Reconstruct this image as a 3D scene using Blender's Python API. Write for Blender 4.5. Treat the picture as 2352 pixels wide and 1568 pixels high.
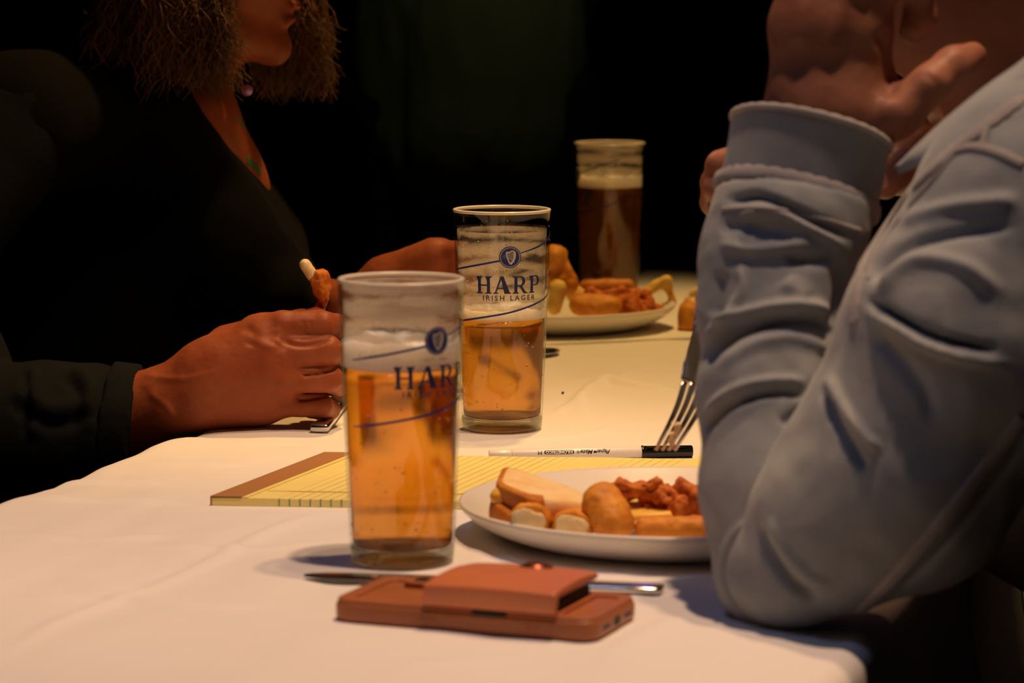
import bpy, bmesh, math, random
import numpy as np
from mathutils import Vector, Matrix

random.seed(7)
rng = np.random.default_rng(11)
for o in list(bpy.data.objects):
    bpy.data.objects.remove(o)
SC = bpy.context.scene
COL = SC.collection
PI = math.pi

# ------------------------------------------------------------------ camera, light, exposure
TZ = 0.75                     # table top height
HC, TH, F = 0.3617, 0.1183, 7100.0
CT, ST = math.cos(TH), math.sin(TH)
cam_d = bpy.data.cameras.new('camera')
cam_d.sensor_width = 36.0
cam_d.lens = F / 2352 * 36.0
cam_d.clip_start = 0.05
cam_d.clip_end = 60
cam_d.dof.use_dof = True
cam_d.dof.focus_distance = 2.36
cam_d.dof.aperture_fstop = 9.8
cam = bpy.data.objects.new('camera', cam_d)
COL.objects.link(cam)
cam.location = (0, 0, TZ + HC)
cam.rotation_euler = (PI / 2 - TH, 0, 0)
SC.camera = cam

SC.view_settings.view_transform = 'Standard'
SC.view_settings.look = 'None'
SC.view_settings.gamma = 1
SC.view_settings.use_curve_mapping = False
SC.view_settings.exposure = 0.0
SC.cycles.use_denoising = True
SC.cycles.max_bounces = 14
SC.cycles.transmission_bounces = 12
SC.cycles.transparent_max_bounces = 16
SC.cycles.sample_clamp_indirect = 3.0
SC.cycles.blur_glossy = 0.5

W = bpy.data.worlds.new('world')
SC.world = W
W.use_nodes = True
W.node_tree.nodes['Background'].inputs[0].default_value = (0.35, 0.42, 0.6, 1)
W.node_tree.nodes['Background'].inputs[1].default_value = 0.0015


def lamp(name, loc, target, power, color, size, kind='AREA', spot=50, blend=0.5):
    d = bpy.data.lights.new(name, kind)
    d.energy = power
    d.color = color
    if kind == 'AREA':
        d.shape = 'DISK'
        d.size = size
        d.spread = math.radians(spot)
    elif kind == 'SPOT':
        d.spot_size = math.radians(spot)
        d.spot_blend = blend
        d.shadow_soft_size = size
    o = bpy.data.objects.new(name, d)
    COL.objects.link(o)
    o.location = loc
    v = Vector(target) - Vector(loc)
    o.rotation_euler = v.to_track_quat('-Z', 'Y').to_euler()
    return o


lamp('ceiling_spot_light', (0.285, 1.58, 3.05), (-0.12, 1.75, TZ), 132, (1.0, 0.63, 0.39), 0.05, 'SPOT', 46, 0.8)
lamp('ceiling_spot_light', (0.50, 2.08, 3.05), (-0.02, 2.08, TZ), 84, (1.0, 0.60, 0.30), 0.05, 'SPOT', 44, 0.8)
lamp('ceiling_spot_light', (0.30, 3.15, 3.05), (0.05, 2.92, TZ), 152, (1.0, 0.57, 0.17), 0.06, 'SPOT', 42, 0.7)
lamp('fork_hand_fill_light', (-0.75, 3.0, 2.3), (0.20, 2.03, TZ + .22), 42, (1.0, 0.52, 0.27), 0.06, 'SPOT', 12, 0.6)  # unseen lamp added to brighten the hand holding the fork
lamp('shirt_fill_light', (0.3, 3.3, 3.0), (-0.05, 4.45, 1.2), 14, (1.0, 0.85, 0.6), 0.10, 'SPOT', 30, 0.8)  # unseen lamp added to lift the green shirt out of the dark
lamp('stage_wash_light', (-0.7, 1.0, 3.1), (0.1, 1.75, TZ), 17, (0.42, 0.55, 1.0), 0.12, 'SPOT', 30, 0.6)
lamp('purple_stage_light', (0.5, 7.2, 2.7), (-0.1, 2.3, 1.0), 4.5, (0.30, 0.10, 1.0), 0.10, 'SPOT', 20, 0.5)
lamp('red_wash_light', (1.5, 2.3, 1.9), (-0.3, 2.7, 1.0), 2.0, (1.0, 0.33, 0.16), 0.15, 'SPOT', 40, 0.6)


# ------------------------------------------------------------------ picture geometry helpers
def PX(px, py, Y):
    """world point seen at pixel px,py standing at world depth Y"""
    a = (px - 1176) / F
    b = (py - 784) / F
    dx, dy, dz = a, CT - b * ST, -ST - b * CT
    t = Y / dy
    return Vector((dx * t, Y, TZ + HC + dz * t))


def TT(px, py, z=0.0):
    """world point at height z above the table top"""
    a = (px - 1176) / F
    b = (py - 784) / F
    dx, dy, dz = a, CT - b * ST, -ST - b * CT
    t = (z - HC) / dz
    return Vector((dx * t, dy * t, TZ + z))


def SR(r, Y):
    return r * Y * 1.01 / F


def project(V):
    x, y, z = V[:, 0], V[:, 1], V[:, 2] - TZ
    d = y * CT + (HC - z) * ST
    v = (HC - z) * CT - y * ST
    return np.stack([1176 + F * x / d, 784 + F * v / d], 1)


# ------------------------------------------------------------------ noise
def _hash(ix, iy, iz, seed):
    h = (ix * 374761393 + iy * 668265263 + iz * 2147483647 + seed * 974634777) & 0xFFFFFFFF
    h = ((h ^ (h >> 13)) * 1274126177) & 0xFFFFFFFF
    h = h ^ (h >> 16)
    return (h & 0xFFFF) / 65535.0


def vnoise(P, seed=0):
    P = np.asarray(P, dtype=np.float64)
    I = np.floor(P).astype(np.int64)
    Fr = P - I
    Fr = Fr * Fr * (3 - 2 * Fr)
    out = 0
    for dx in (0, 1):
        wx = Fr[:, 0] if dx else 1 - Fr[:, 0]
        for dy in (0, 1):
            wy = Fr[:, 1] if dy else 1 - Fr[:, 1]
            for dz in (0, 1):
                wz = Fr[:, 2] if dz else 1 - Fr[:, 2]
                out = out + wx * wy * wz * _hash(I[:, 0] + dx, I[:, 1] + dy, I[:, 2] + dz, seed)
    return out * 2 - 1


def fbm(P, seed=0, octv=3):
    s, a, f = 0, 1.0, 1.0
    for i in range(octv):
        s = s + a * vnoise(P * f, seed + i * 17)
        a *= 0.5
        f *= 2.03
    return s


# ------------------------------------------------------------------ object helpers
def tag(o, label=None, cat=None, group=None, kind=None):
    if label: o['label'] = label
    if cat: o['category'] = cat
    if group: o['group'] = group
    if kind: o['kind'] = kind
    return o


def empty(name, loc, label, cat, group=None):
    o = bpy.data.objects.new(name, None)
    o.empty_display_size = 0.05
    COL.objects.link(o)
    o.location = loc
    return tag(o, label, cat, group)


def link_mesh(name, me, mat=None, parent=None, smooth=True):
    o = bpy.data.objects.new(name, me)
    COL.objects.link(o)
    if mat is not None:
        for m in (mat if isinstance(mat, (list, tuple)) else [mat]):
            me.materials.append(m)
    if smooth:
        me.polygons.foreach_set('use_smooth', [True] * len(me.polygons))
    if parent is not None:
        o.parent = parent
        o.matrix_parent_inverse = Matrix.Translation(parent.location).inverted()
    return o


def mesh_np(name, V, Fc, mat=None, parent=None, smooth=True):
    me = bpy.data.meshes.new(name)
    me.from_pydata([tuple(map(float, v)) for v in V], [], [tuple(map(int, f)) for f in Fc])
    me.validate()
    me.update()
    return link_mesh(name, me, mat, parent, smooth)


def bm_obj(name, bm, mat=None, parent=None, smooth=True, bevel=0, seg=2, subsurf=0):
    bmesh.ops.recalc_face_normals(bm, faces=bm.faces)
    me = bpy.data.meshes.new(name)
    bm.to_mesh(me)
    bm.free()
    o = link_mesh(name, me, mat, parent, smooth)
    if bevel:
        m = o.modifiers.new('bevel', 'BEVEL')
        m.width = bevel
        m.segments = seg
        m.limit_method = 'ANGLE'
        m.angle_limit = math.radians(35)
        m.harden_normals = False
    if subsurf:
        m = o.modifiers.new('sub', 'SUBSURF')
        m.levels = m.render_levels = subsurf
    return o


def lathe(name, prof, center, mat, parent=None, seg=72, closed=True):
    V, Fc = [], []
    n = len(prof)
    cx, cy, cz = center
    for i in range(seg):
        a = 2 * PI * i / seg
        for r, z in prof:
            V.append((cx + r * math.cos(a), cy + r * math.sin(a), cz + z))
    for i in range(seg):
        j = (i + 1) % seg
        for k in range(n - 1):
            Fc.append((i * n + k, j * n + k, j * n + k + 1, i * n + k + 1))
    bm = bmesh.new()
    vs = [bm.verts.new(v) for v in V]
    for f in Fc:
        bm.faces.new([vs[q] for q in f])
    bmesh.ops.remove_doubles(bm, verts=bm.verts, dist=1e-6)
    return bm_obj(name, bm, mat, parent)


def prism_bm(poly, z0, z1, M=None):
    bm = bmesh.new()
    b = [bm.verts.new((x, y, z0)) for x, y in poly]
    t = [bm.verts.new((x, y, z1)) for x, y in poly]
    bm.faces.new(b[::-1])
    bm.faces.new(t)
    n = len(poly)
    for i in range(n):
        j = (i + 1) % n
        bm.faces.new((b[i], b[j], t[j], t[i]))
    if M is not None:
        bmesh.ops.transform(bm, matrix=M, verts=bm.verts)
    return bm


def rrect(x0, y0, x1, y1, r, n=6):
    P = []
    for cx, cy, a0 in ((x1 - r, y1 - r, 0), (x0 + r, y1 - r, 90), (x0 + r, y0 + r, 180), (x1 - r, y0 + r, 270)):
        for k in range(n + 1):
            a = math.radians(a0 + 90 * k / n)
            P.append((cx + r * math.cos(a), cy + r * math.sin(a)))
    return P


def sweep(name, pts, widths, thicks, wdir, mat, parent=None, seg=10, power=2.0):
    """superelliptic cross-section swept along pts, wide along wdir"""
    V, Fc = [], []
    pts = [Vector(p) for p in pts]
    n = len(pts)
    for i, p in enumerate(pts):
        t = (pts[min(i + 1, n - 1)] - pts[max(i - 1, 0)]).normalized()
        w = Vector(wdir)
        w = (w - t * w.dot(t)).normalized()
        u = t.cross(w)
        for k in range(seg):
            a = 2 * PI * k / seg
            c, s = math.cos(a), math.sin(a)
            c = math.copysign(abs(c) ** (2 / power), c)
            s = math.copysign(abs(s) ** (2 / power), s)
            V.append(p + w * (widths[i] / 2 * c) + u * (thicks[i] / 2 * s))
    for i in range(n - 1):
        for k in range(seg):
            l = (k + 1) % seg
            Fc.append((i * seg + k, i * seg + l, (i + 1) * seg + l, (i + 1) * seg + k))
    Fc.append(tuple(range(seg))[::-1])
    Fc.append(tuple((n - 1) * seg + k for k in range(seg)))
    return V, Fc


def spline(P, n):
    """Catmull-Rom through tuples"""
    P = [np.array(p, dtype=float) for p in P]
    P = [2 * P[0] - P[1]] + P + [2 * P[-1] - P[-2]]
    m = len(P) - 3
    out = []
    for q in range(n):
        t = q / (n - 1) * m
        i = min(int(t), m - 1)
        t -= i
        a, b, c, d = P[i:i + 4]
        out.append(0.5 * ((2 * b) + (-a + c) * t + (2 * a - 5 * b + 4 * c - d) * t * t + (-a + 3 * b - 3 * c + d) * t ** 3))
    return out


# ------------------------------------------------------------------ signed-distance modelling
class SDF:
    """union of round cones and ellipsoids, polygonised with surface nets"""

    def __init__(self):
        self.p = []

    def cone(self, a, b, ra, rb=None, k=0.01, sub=False):
        self.p.append(('c', np.array(a, float), np.array(b, float), ra, ra if rb is None else rb, k, sub))
        return self

    def ell(self, c, r, k=0.01, R=None, sub=False):
        R = np.eye(3) if R is None else np.array(R)
        self.p.append(('e', np.array(c, float), np.array(r, float), R, None, k, sub))
        return self

    def chain(self, pts, radii, k=0.01):
        for i in range(len(pts) - 1):
            self.cone(pts[i], pts[i + 1], radii[i], radii[i + 1], k)
        return self

    def bounds(self):
        lo, hi = np.full(3, 1e9), np.full(3, -1e9)
        for q in self.p:
            if q[6]: continue
            if q[0] == 'c':
                r = max(q[3], q[4])
                l, h = np.minimum(q[1], q[2]) - r, np.maximum(q[1], q[2]) + r
            else:
                r = q[2].max()
                l, h = q[1] - r, q[1] + r
            lo, hi = np.minimum(lo, l), np.maximum(hi, h)
        return lo, hi

    def build(self, vox, offset=0.0, cut=None, clip=None, disp=None, relax=1):
        lo, hi = self.bounds()
        pad = vox * 3 + max(0, offset) + 0.004
        lo = lo - pad
        hi = hi + pad
        if clip is not None:
            lo, hi = np.maximum(lo, clip[0]), np.minimum(hi, clip[1])
        n = np.maximum(((hi - lo) / vox).astype(int) + 1, 4)
        ax = [lo[i] + vox * np.arange(n[i]) for i in range(3)]
        D = np.full(n, 0.06, dtype=np.float32)
        for q in self.p:
            kind, k = q[0], q[5]
            if kind == 'c':
                r = max(q[3], q[4])
                l, h = np.minimum(q[1], q[2]) - r, np.maximum(q[1], q[2]) + r
            else:
                r = q[2].max()
                l, h = q[1] - r, q[1] + r
            m = k + offset + 4 * vox + 0.012
            sl = tuple(slice(int(np.clip(np.searchsorted(ax[i], l[i] - m), 0, n[i])), int(np.clip(np.searchsorted(ax[i], h[i] + m), 0, n[i]))) for i in range(3))
            if any(s.stop - s.start < 1 for s in sl): continue
            X = ax[0][sl[0]][:, None, None].astype(np.float32)
            Y = ax[1][sl[1]][None, :, None].astype(np.float32)
            Z = ax[2][sl[2]][None, None, :].astype(np.float32)
            if kind == 'c':
                a, b, ra, rb = q[1:5]
                ba = b - a
                L = float(ba @ ba) + 1e-12
                t = ((X - a[0]) * ba[0] + (Y - a[1]) * ba[1] + (Z - a[2]) * ba[2]) / L
                t = np.clip(t, 0, 1)
                d = np.sqrt((X - a[0] - t * ba[0]) ** 2 + (Y - a[1] - t * ba[1]) ** 2 + (Z - a[2] - t * ba[2]) ** 2) - (ra + t * (rb - ra))
            else:
                c, rr, R = q[1:4]
                x, y, z = X - c[0], Y - c[1], Z - c[2]
                u = [(R[0][i] * x + R[1][i] * y + R[2][i] * z) for i in range(3)]
                k0 = np.sqrt((u[0] / rr[0]) ** 2 + (u[1] / rr[1]) ** 2 + (u[2] / rr[2]) ** 2)
                k1 = np.sqrt((u[0] / rr[0] ** 2) ** 2 + (u[1] / rr[1] ** 2) ** 2 + (u[2] / rr[2] ** 2) ** 2)
                d = k0 * (k0 - 1) / np.maximum(k1, 1e-6)
            E = D[sl]
            if q[6]:
                d = -d
                hh = np.maximum(k - np.abs(E - d), 0) / k
                D[sl] = np.maximum(E, d) + hh * hh * k * 0.25
            else:
                hh = np.maximum(k - np.abs(E - d), 0) / k
                D[sl] = np.minimum(E, d) - hh * hh * k * 0.25
        D -= offset
        if cut is not None:
            for (p0, nn) in cut:
                dd = (ax[0][:, None, None] - p0[0]) * nn[0] + (ax[1][None, :, None] - p0[1]) * nn[1] + (ax[2][None, None, :] - p0[2]) * nn[2]
                D = np.maximum(D, dd.astype(np.float32))
        return surface_nets(D, lo, vox, disp, relax)


def surface_nets(D, lo, vox, disp=None, relax=1):
    n = D.shape
    S = D < 0
    cnt = np.zeros(tuple(x - 1 for x in n), dtype=np.uint8)
    for dx in (0, 1):
        for dy in (0, 1):
            for dz in (0, 1):
                cnt += S[dx:n[0] - 1 + dx, dy:n[1] - 1 + dy, dz:n[2] - 1 + dz]
    act = (cnt > 0) & (cnt < 8)
    cells = np.argwhere(act)
    idx = np.full(act.shape, -1, dtype=np.int64)
    idx[act] = np.arange(len(cells))
    acc = np.zeros((len(cells), 3))
    num = np.zeros(len(cells))
    cor = [(0, 0, 0), (1, 0, 0), (0, 1, 0), (1, 1, 0), (0, 0, 1), (1, 0, 1), (0, 1, 1), (1, 1, 1)]
    vals = [D[cells[:, 0] + c[0], cells[:, 1] + c[1], cells[:, 2] + c[2]].astype(float) for c in cor]
    for i in range(8):
        for j in range(i + 1, 8):
            ci, cj = np.array(cor[i]), np.array(cor[j])
            if np.abs(ci - cj).sum() != 1: continue
            a, b = vals[i], vals[j]
            m = (a < 0) != (b < 0)
            t = np.where(m, a / np.where(m, a - b, 1), 0)
            acc += np.where(m[:, None], ci + t[:, None] * (cj - ci), 0)
            num += m
    V = lo + vox * (cells + acc / np.maximum(num, 1)[:, None])
    Q = []
    for axis in range(3):
        u, w = (axis + 1) % 3, (axis + 2) % 3
        s0 = [slice(None)] * 3
        s1 = [slice(None)] * 3
        s0[axis] = slice(0, n[axis] - 1)
        s1[axis] = slice(1, n[axis])
        a, b = S[tuple(s0)], S[tuple(s1)]
        e = np.argwhere(a != b)
        e = e[(e[:, u] > 0) & (e[:, w] > 0) & (e[:, u] < n[u] - 1) & (e[:, w] < n[w] - 1)]
        flip = a[e[:, 0], e[:, 1], e[:, 2]]

        def cell(du, dw):
            c = e.copy()
            c[:, u] -= du
            c[:, w] -= dw
            return idx[c[:, 0], c[:, 1], c[:, 2]]
        q = np.stack([cell(1, 1), cell(0, 1), cell(0, 0), cell(1, 0)], 1)
        q[~flip] = q[~flip][:, ::-1]
        Q.append(q)
    Q = np.concatenate(Q)
    Q = Q[(Q >= 0).all(1)]
    for _ in range(relax):
        V = lap(V, Q, 0.5)
    if disp is not None:
        V = disp(V, vnormals(V, Q))
    return V, Q


def lap(V, Q, f):
    s = np.zeros_like(V)
    c = np.zeros(len(V))
    for i in range(4):
        a, b = Q[:, i], Q[:, (i + 1) % 4]
        for k in range(3):
            s[:, k] += np.bincount(a, V[b, k], len(V)) + np.bincount(b, V[a, k], len(V))
        c += np.bincount(a, minlength=len(V)) + np.bincount(b, minlength=len(V))
    return V * (1 - f) + f * s / np.maximum(c, 1)[:, None]


def vnormals(V, Q):
    N = np.cross(V[Q[:, 2]] - V[Q[:, 0]], V[Q[:, 3]] - V[Q[:, 1]])
    out = np.zeros_like(V)
    for i in range(4):
        for k in range(3):
            out[:, k] += np.bincount(Q[:, i], N[:, k], len(V))
    return out / np.maximum(np.linalg.norm(out, axis=1), 1e-9)[:, None]


def quad_mesh(name, V, Q, mat, parent=None):
    me = bpy.data.meshes.new(name)
    me.vertices.add(len(V))
    me.vertices.foreach_set('co', np.asarray(V, dtype=np.float32).ravel())
    me.loops.add(len(Q) * 4)
    me.loops.foreach_set('vertex_index', np.asarray(Q, dtype=np.int32).ravel())
    me.polygons.add(len(Q))
    me.polygons.foreach_set('loop_start', np.arange(0, len(Q) * 4, 4, dtype=np.int32))
    me.polygons.foreach_set('loop_total', np.full(len(Q), 4, dtype=np.int32))
    me.update(calc_edges=True)
    me.validate()
    return link_mesh(name, me, mat, parent)


def merge(*VQ):
    Vs, Qs, o = [], [], 0
    for V, Q in VQ:
        Vs.append(V)
        Qs.append(Q + o)
        o += len(V)
    return np.concatenate(Vs), np.concatenate(Qs)


def sculpt(lines, wob=None):
    """raise soft folds along curves lying on the surface that faces the table's near end"""
    eye = np.array([0, 0, TZ + HC])

    def f(V, N):
        P = project(V)
        d = eye - V
        d /= np.linalg.norm(d, axis=1)[:, None]
        fac = np.clip(((N * d).sum(1) - 0.05) / 0.45, 0, 1)
        tot = np.zeros(len(V))
        for (pts, w, amp, mode) in lines:
            C = np.array(spline(pts, 36))
            best = np.full(len(V), 1e9)
            sg = np.zeros(len(V))
            tt = np.zeros(len(V))
            for i in range(len(C) - 1):
                a, b = C[i], C[i + 1]
                ba = b - a
                L = ba @ ba
                t = np.clip(((P - a) @ ba) / L, 0, 1)
                q = P - a - t[:, None] * ba
                dd = np.hypot(q[:, 0], q[:, 1])
                m = dd < best
                best[m] = dd[m]
                sg[m] = np.sign(ba[0] * q[m, 1] - ba[1] * q[m, 0])
                tt[m] = (i + t[m]) / (len(C) - 1)
            s = best * sg / w
            end = np.clip(np.minimum(tt, 1 - tt) / 0.18, 0, 1)
            end = end * end * (3 - 2 * end)
            if mode == 'fold':       # ridge on the left of the line, groove on the right
                pr = np.exp(-((s + 0.9) / 0.9) ** 2) - 1.1 * np.exp(-((s - 0.6) / 0.6) ** 2)
            elif mode == 'groove':
                pr = -np.exp(-(s / 0.8) ** 2)
            elif mode == 'step':     # lap seam: one side stands proud
                pr = 1 / (1 + np.exp(np.clip(s * 6, -30, 30))) * np.exp(-(s / 3.5) ** 2)
                end = np.clip(np.minimum(tt, 1 - tt) / 0.03, 0, 1)
            else:
                pr = np.exp(-(s / 0.8) ** 2)
            tot += amp * pr * end
        V = V + N * (tot * fac)[:, None]
        if wob:
            V = V + N * (wob[1] * fbm(V * wob[0], 5, 3))[:, None]
        return V
    return f


# ------------------------------------------------------------------ materials
class NT:
    def __init__(self, name):
        self.m = bpy.data.materials.new(name)
        self.m.use_nodes = True
        self.t = self.m.node_tree
        self.b = self.t.nodes['Principled BSDF']
        self.out = self.t.nodes['Material Output']

    def n(self, kind, **kw):
        x = self.t.nodes.new('ShaderNode' + kind)
        for k, v in kw.items():
            if k.startswith('_'):
                setattr(x, k[1:], v)
            else:
                s = x.inputs[int(k[1:])] if k[0] == 'i' and k[1:].isdigit() else x.inputs[k.replace('__', ' ')]
                if hasattr(v, 'is_output') or isinstance(v, bpy.types.NodeSocket):
                    self.t.links.new(v, s)
                else:
                    s.default_value = v
        return x

    def link(self, a, b):
        self.t.links.new(a, b)

    def noise(self, scale, detail=3, rough=0.55, vec=None, dist=0.0):
        if vec is None: vec = self.coord()
        return self.n('TexNoise', Vector=vec, Scale=scale, Detail=detail, Roughness=rough, Distortion=dist).outputs[0]

    def coord(self, scale=None, rot=None):
        c = self.n('TexCoord').outputs['Object']
        if scale or rot:
            return self.n('Mapping', Vector=c, Scale=scale or (1, 1, 1), Rotation=rot or (0, 0, 0)).outputs[0]
        return c

    def ramp(self, fac, stops):
        r = self.n('ValToRGB', Fac=fac)
        e = r.color_ramp.elements
        while len(e) < len(stops): e.new(0.5)
        for x, (p, c) in zip(e, stops):
            x.position = p
            x.color = (*c, 1) if len(c) == 3 else c
        return r.outputs[0]

    def bump(self, h, strength=0.3, dist=0.001, prev=None):
        b = self.n('Bump', Height=h, Strength=strength, Distance=dist)
        if prev is not None: self.link(prev, b.inputs['Normal'])
        return b.outputs[0]

    def set(self, **kw):
        for k, v in kw.items():
            s = self.b.inputs[k.replace('__', ' ')]
            if isinstance(v, bpy.types.NodeSocket): self.link(v, s)
            else: s.default_value = (*v, 1) if isinstance(v, tuple) and len(v) == 3 and s.type == 'RGBA' else v
        return self.m


def plain(name, col, rough=0.5, metal=0.0, spec=0.5, vary=0.0, vs=30, bs=0, bd=0.0005, sss=0, coat=0):
    t = NT(name)
    c = col
    if vary:
        c = t.ramp(t.noise(vs), [(0.3, tuple(x * (1 - vary) for x in col)), (0.7, tuple(min(1, x * (1 + vary)) for x in col))])
    t.set(Base__Color=c, Roughness=rough, Metallic=metal)
    t.b.inputs['Specular IOR Level'].default_value = spec
    if bs: t.set(Normal=t.bump(t.noise(bs, 4), 0.5, bd))
    if sss:
        t.b.inputs['Subsurface Weight'].default_value = sss
        t.b.inputs['Subsurface Radius'].default_value = (0.012, 0.004, 0.002)
        t.b.inputs['Subsurface Scale'].default_value = 0.6
    if coat: t.b.inputs['Coat Weight'].default_value = coat
    return t.m


def m_skin(name, a, b, bumpd=0.0006):
    t = NT(name)
    c = t.ramp(t.noise(24, 4, 0.6), [(0.3, a), (0.7, b)])
    t.set(Base__Color=c, Roughness=0.5)
    t.b.inputs['Specular IOR Level'].default_value = 0.22
    t.b.inputs['Subsurface Weight'].default_value = 0.15
    t.b.inputs['Subsurface Radius'].default_value = (0.010, 0.003, 0.0015)
    t.b.inputs['Subsurface Scale'].default_value = 0.5
    n1 = t.bump(t.noise(420, 3), 0.35, 0.0004)
    n2 = t.bump(t.noise(60, 4, 0.6, t.coord((1, 1, 2.2))), 0.5, bumpd, n1)
    t.set(Normal=n2)
    return t.m


MAT = {}
MAT['skin_w'] = m_skin('skin_rosy', (0.25, 0.052, 0.020), (0.36, 0.100, 0.040))
MAT['skin_d'] = m_skin('skin_warm', (0.25, 0.095, 0.058), (0.33, 0.145, 0.09))
MAT['lip'] = plain('lip', (0.40, 0.05, 0.04), 0.4)
MAT['nail'] = plain('nail', (0.75, 0.38, 0.28), 0.25)


def m_cloth():
    t = NT('white_tablecloth_fabric')
    c = t.ramp(t.noise(3.0, 3, 0.5), [(0.3, (0.79, 0.76, 0.75)), (0.7, (0.86, 0.83, 0.82))])
    t.set(Base__Color=c, Roughness=0.85)
    t.b.inputs['Specular IOR Level'].default_value = 0.15
    t.b.inputs['Sheen Weight'].default_value = 0.1
    weave = t.n('TexWave', Vector=t.coord(), Scale=330.0, Distortion=1.5, Detail=1.0).outputs[1]
    n1 = t.bump(weave, 0.08, 0.0003)
    n2 = t.bump(t.noise(9.0, 4, 0.5, t.coord((0.6, 1.6, 1), (0, 0, 0.5))), 0.5, 0.004, n1)
    t.set(Normal=n2)
    return t.m


MAT['cloth'] = m_cloth()


def m_denim(name, dark, mid, light, bd=0.0006):
    t = NT(name)
    f = t.noise(9, 5, 0.6)
    c = t.ramp(f, [(0.28, dark), (0.5, mid), (0.72, light)])
    tw = t.n('TexWave', Vector=t.coord(None, (0.3, 0.8, 0.5)), Scale=420.0, Distortion=3.0, Detail=2.0).outputs[1]
    c2 = t.n('MixRGB', Fac=t.n('Math', i0=tw, i1=0.22, _operation='MULTIPLY').outputs[0], Color1=c, Color2=(*light, 1)).outputs[0]
    t.set(Base__Color=c2, Roughness=0.9)
    t.b.inputs['Specular IOR Level'].default_value = 0.1
    t.b.inputs['Sheen Weight'].default_value = 0.25
    n1 = t.bump(tw, 0.25, 0.0004)
    t.set(Normal=t.bump(t.noise(38, 4, 0.55), 0.35, bd * 4, n1))
    return t.m


MAT['denim'] = m_denim('washed_blue_denim', (0.13, 0.155, 0.20), (0.225, 0.25, 0.29), (0.36, 0.375, 0.38))
MAT['denim_seam'] = m_denim('worn_denim_seam', (0.15, 0.15, 0.17), (0.28, 0.27, 0.29), (0.46, 0.43, 0.42))
MAT['thread'] = plain('tan_stitching', (0.30, 0.17, 0.10), 0.8)


def m_glass():
    t = NT('pint_glass')
    t.set(Base__Color=(0.97, 0.985, 0.98), Roughness=0.0, IOR=1.46)
    t.b.inputs['Transmission Weight'].default_value = 1.0
    return t.m


MAT['glass'] = m_glass()


def m_wall():
    t = NT('thin_clear_glass')
    lw = t.n('LayerWeight', Blend=0.5).outputs['Facing']
    p = t.n('Math', i0=lw, i1=4.0, _operation='POWER').outputs[0]
    f = t.n('Math', i0=p, i1=0.55, _operation='MULTIPLY').outputs[0]
    f = t.n('Math', i0=f, i1=0.035, _operation='ADD').outputs[0]
    tint = t.ramp(p, [(0.0, (0.97, 0.975, 0.97)), (1.0, (0.60, 0.62, 0.60))])
    tr = t.n('BsdfTransparent', Color=tint)
    gl = t.n('BsdfGlossy', Color=(1, 1, 1, 1), Roughness=0.04)
    m = t.n('MixShader', i0=f, i1=tr.outputs[0], i2=gl.outputs[0])
    t.link(m.outputs[0], t.out.inputs[0])
    return t.m


MAT['glass_wall'] = m_wall()


def m_base():
    t = NT('thick_glass_base')
    g = t.n('BsdfGlass', Color=(0.95, 0.98, 0.95, 1), Roughness=0.03, IOR=1.40)
    tr = t.n('BsdfTransparent', Color=(0.93, 0.95, 0.92, 1))
    m = t.n('MixShader', i0=0.55, i1=g.outputs[0], i2=tr.outputs[0])
    t.link(m.outputs[0], t.out.inputs[0])
    return t.m


MAT['glass_base'] = m_base()


def m_beer():
    t = NT('amber_lager')
    nz = t.noise(26, 4, 0.6, t.coord((1, 1, 0.5)))
    c = t.ramp(nz, [(0.35, (0.97, 0.60, 0.19)), (0.65, (0.99, 0.72, 0.26))])
    g = t.n('BsdfRefraction', Color=c, Roughness=0.20, IOR=1.13)
    tr = t.n('BsdfTranslucent', Color=(0.95, 0.50, 0.10, 1))
    df = t.n('BsdfDiffuse', Color=(0.85, 0.38, 0.06, 1))
    gl = t.n('BsdfGlossy', Color=(1, 1, 1, 1), Roughness=0.05)
    m1 = t.n('MixShader', i0=0.5, i1=tr.outputs[0], i2=df.outputs[0])
    haze = t.ramp(t.noise(40, 5, 0.65, t.coord((1, 1, 0.6))), [(0.35, (0.08, 0.08, 0.08)), (0.75, (0.18, 0.18, 0.18))])
    m2 = t.n('MixShader', i0=haze, i1=g.outputs[0], i2=m1.outputs[0])
    m3 = t.n('MixShader', i0=0.02, i1=m2.outputs[0], i2=gl.outputs[0])
    t.link(m3.outputs[0], t.out.inputs[0])
    return t.m


MAT['beer'] = m_beer()
MAT['foam'] = plain('beer_foam', (0.92, 0.86, 0.76), 0.7, vary=0.05, vs=160, bs=500, sss=1.0)
MAT['foam'].node_tree.nodes['Principled BSDF'].inputs['Subsurface Radius'].default_value = (0.030, 0.024, 0.018)
MAT['foam'].node_tree.nodes['Principled BSDF'].inputs['Subsurface Scale'].default_value = 1.0


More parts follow.
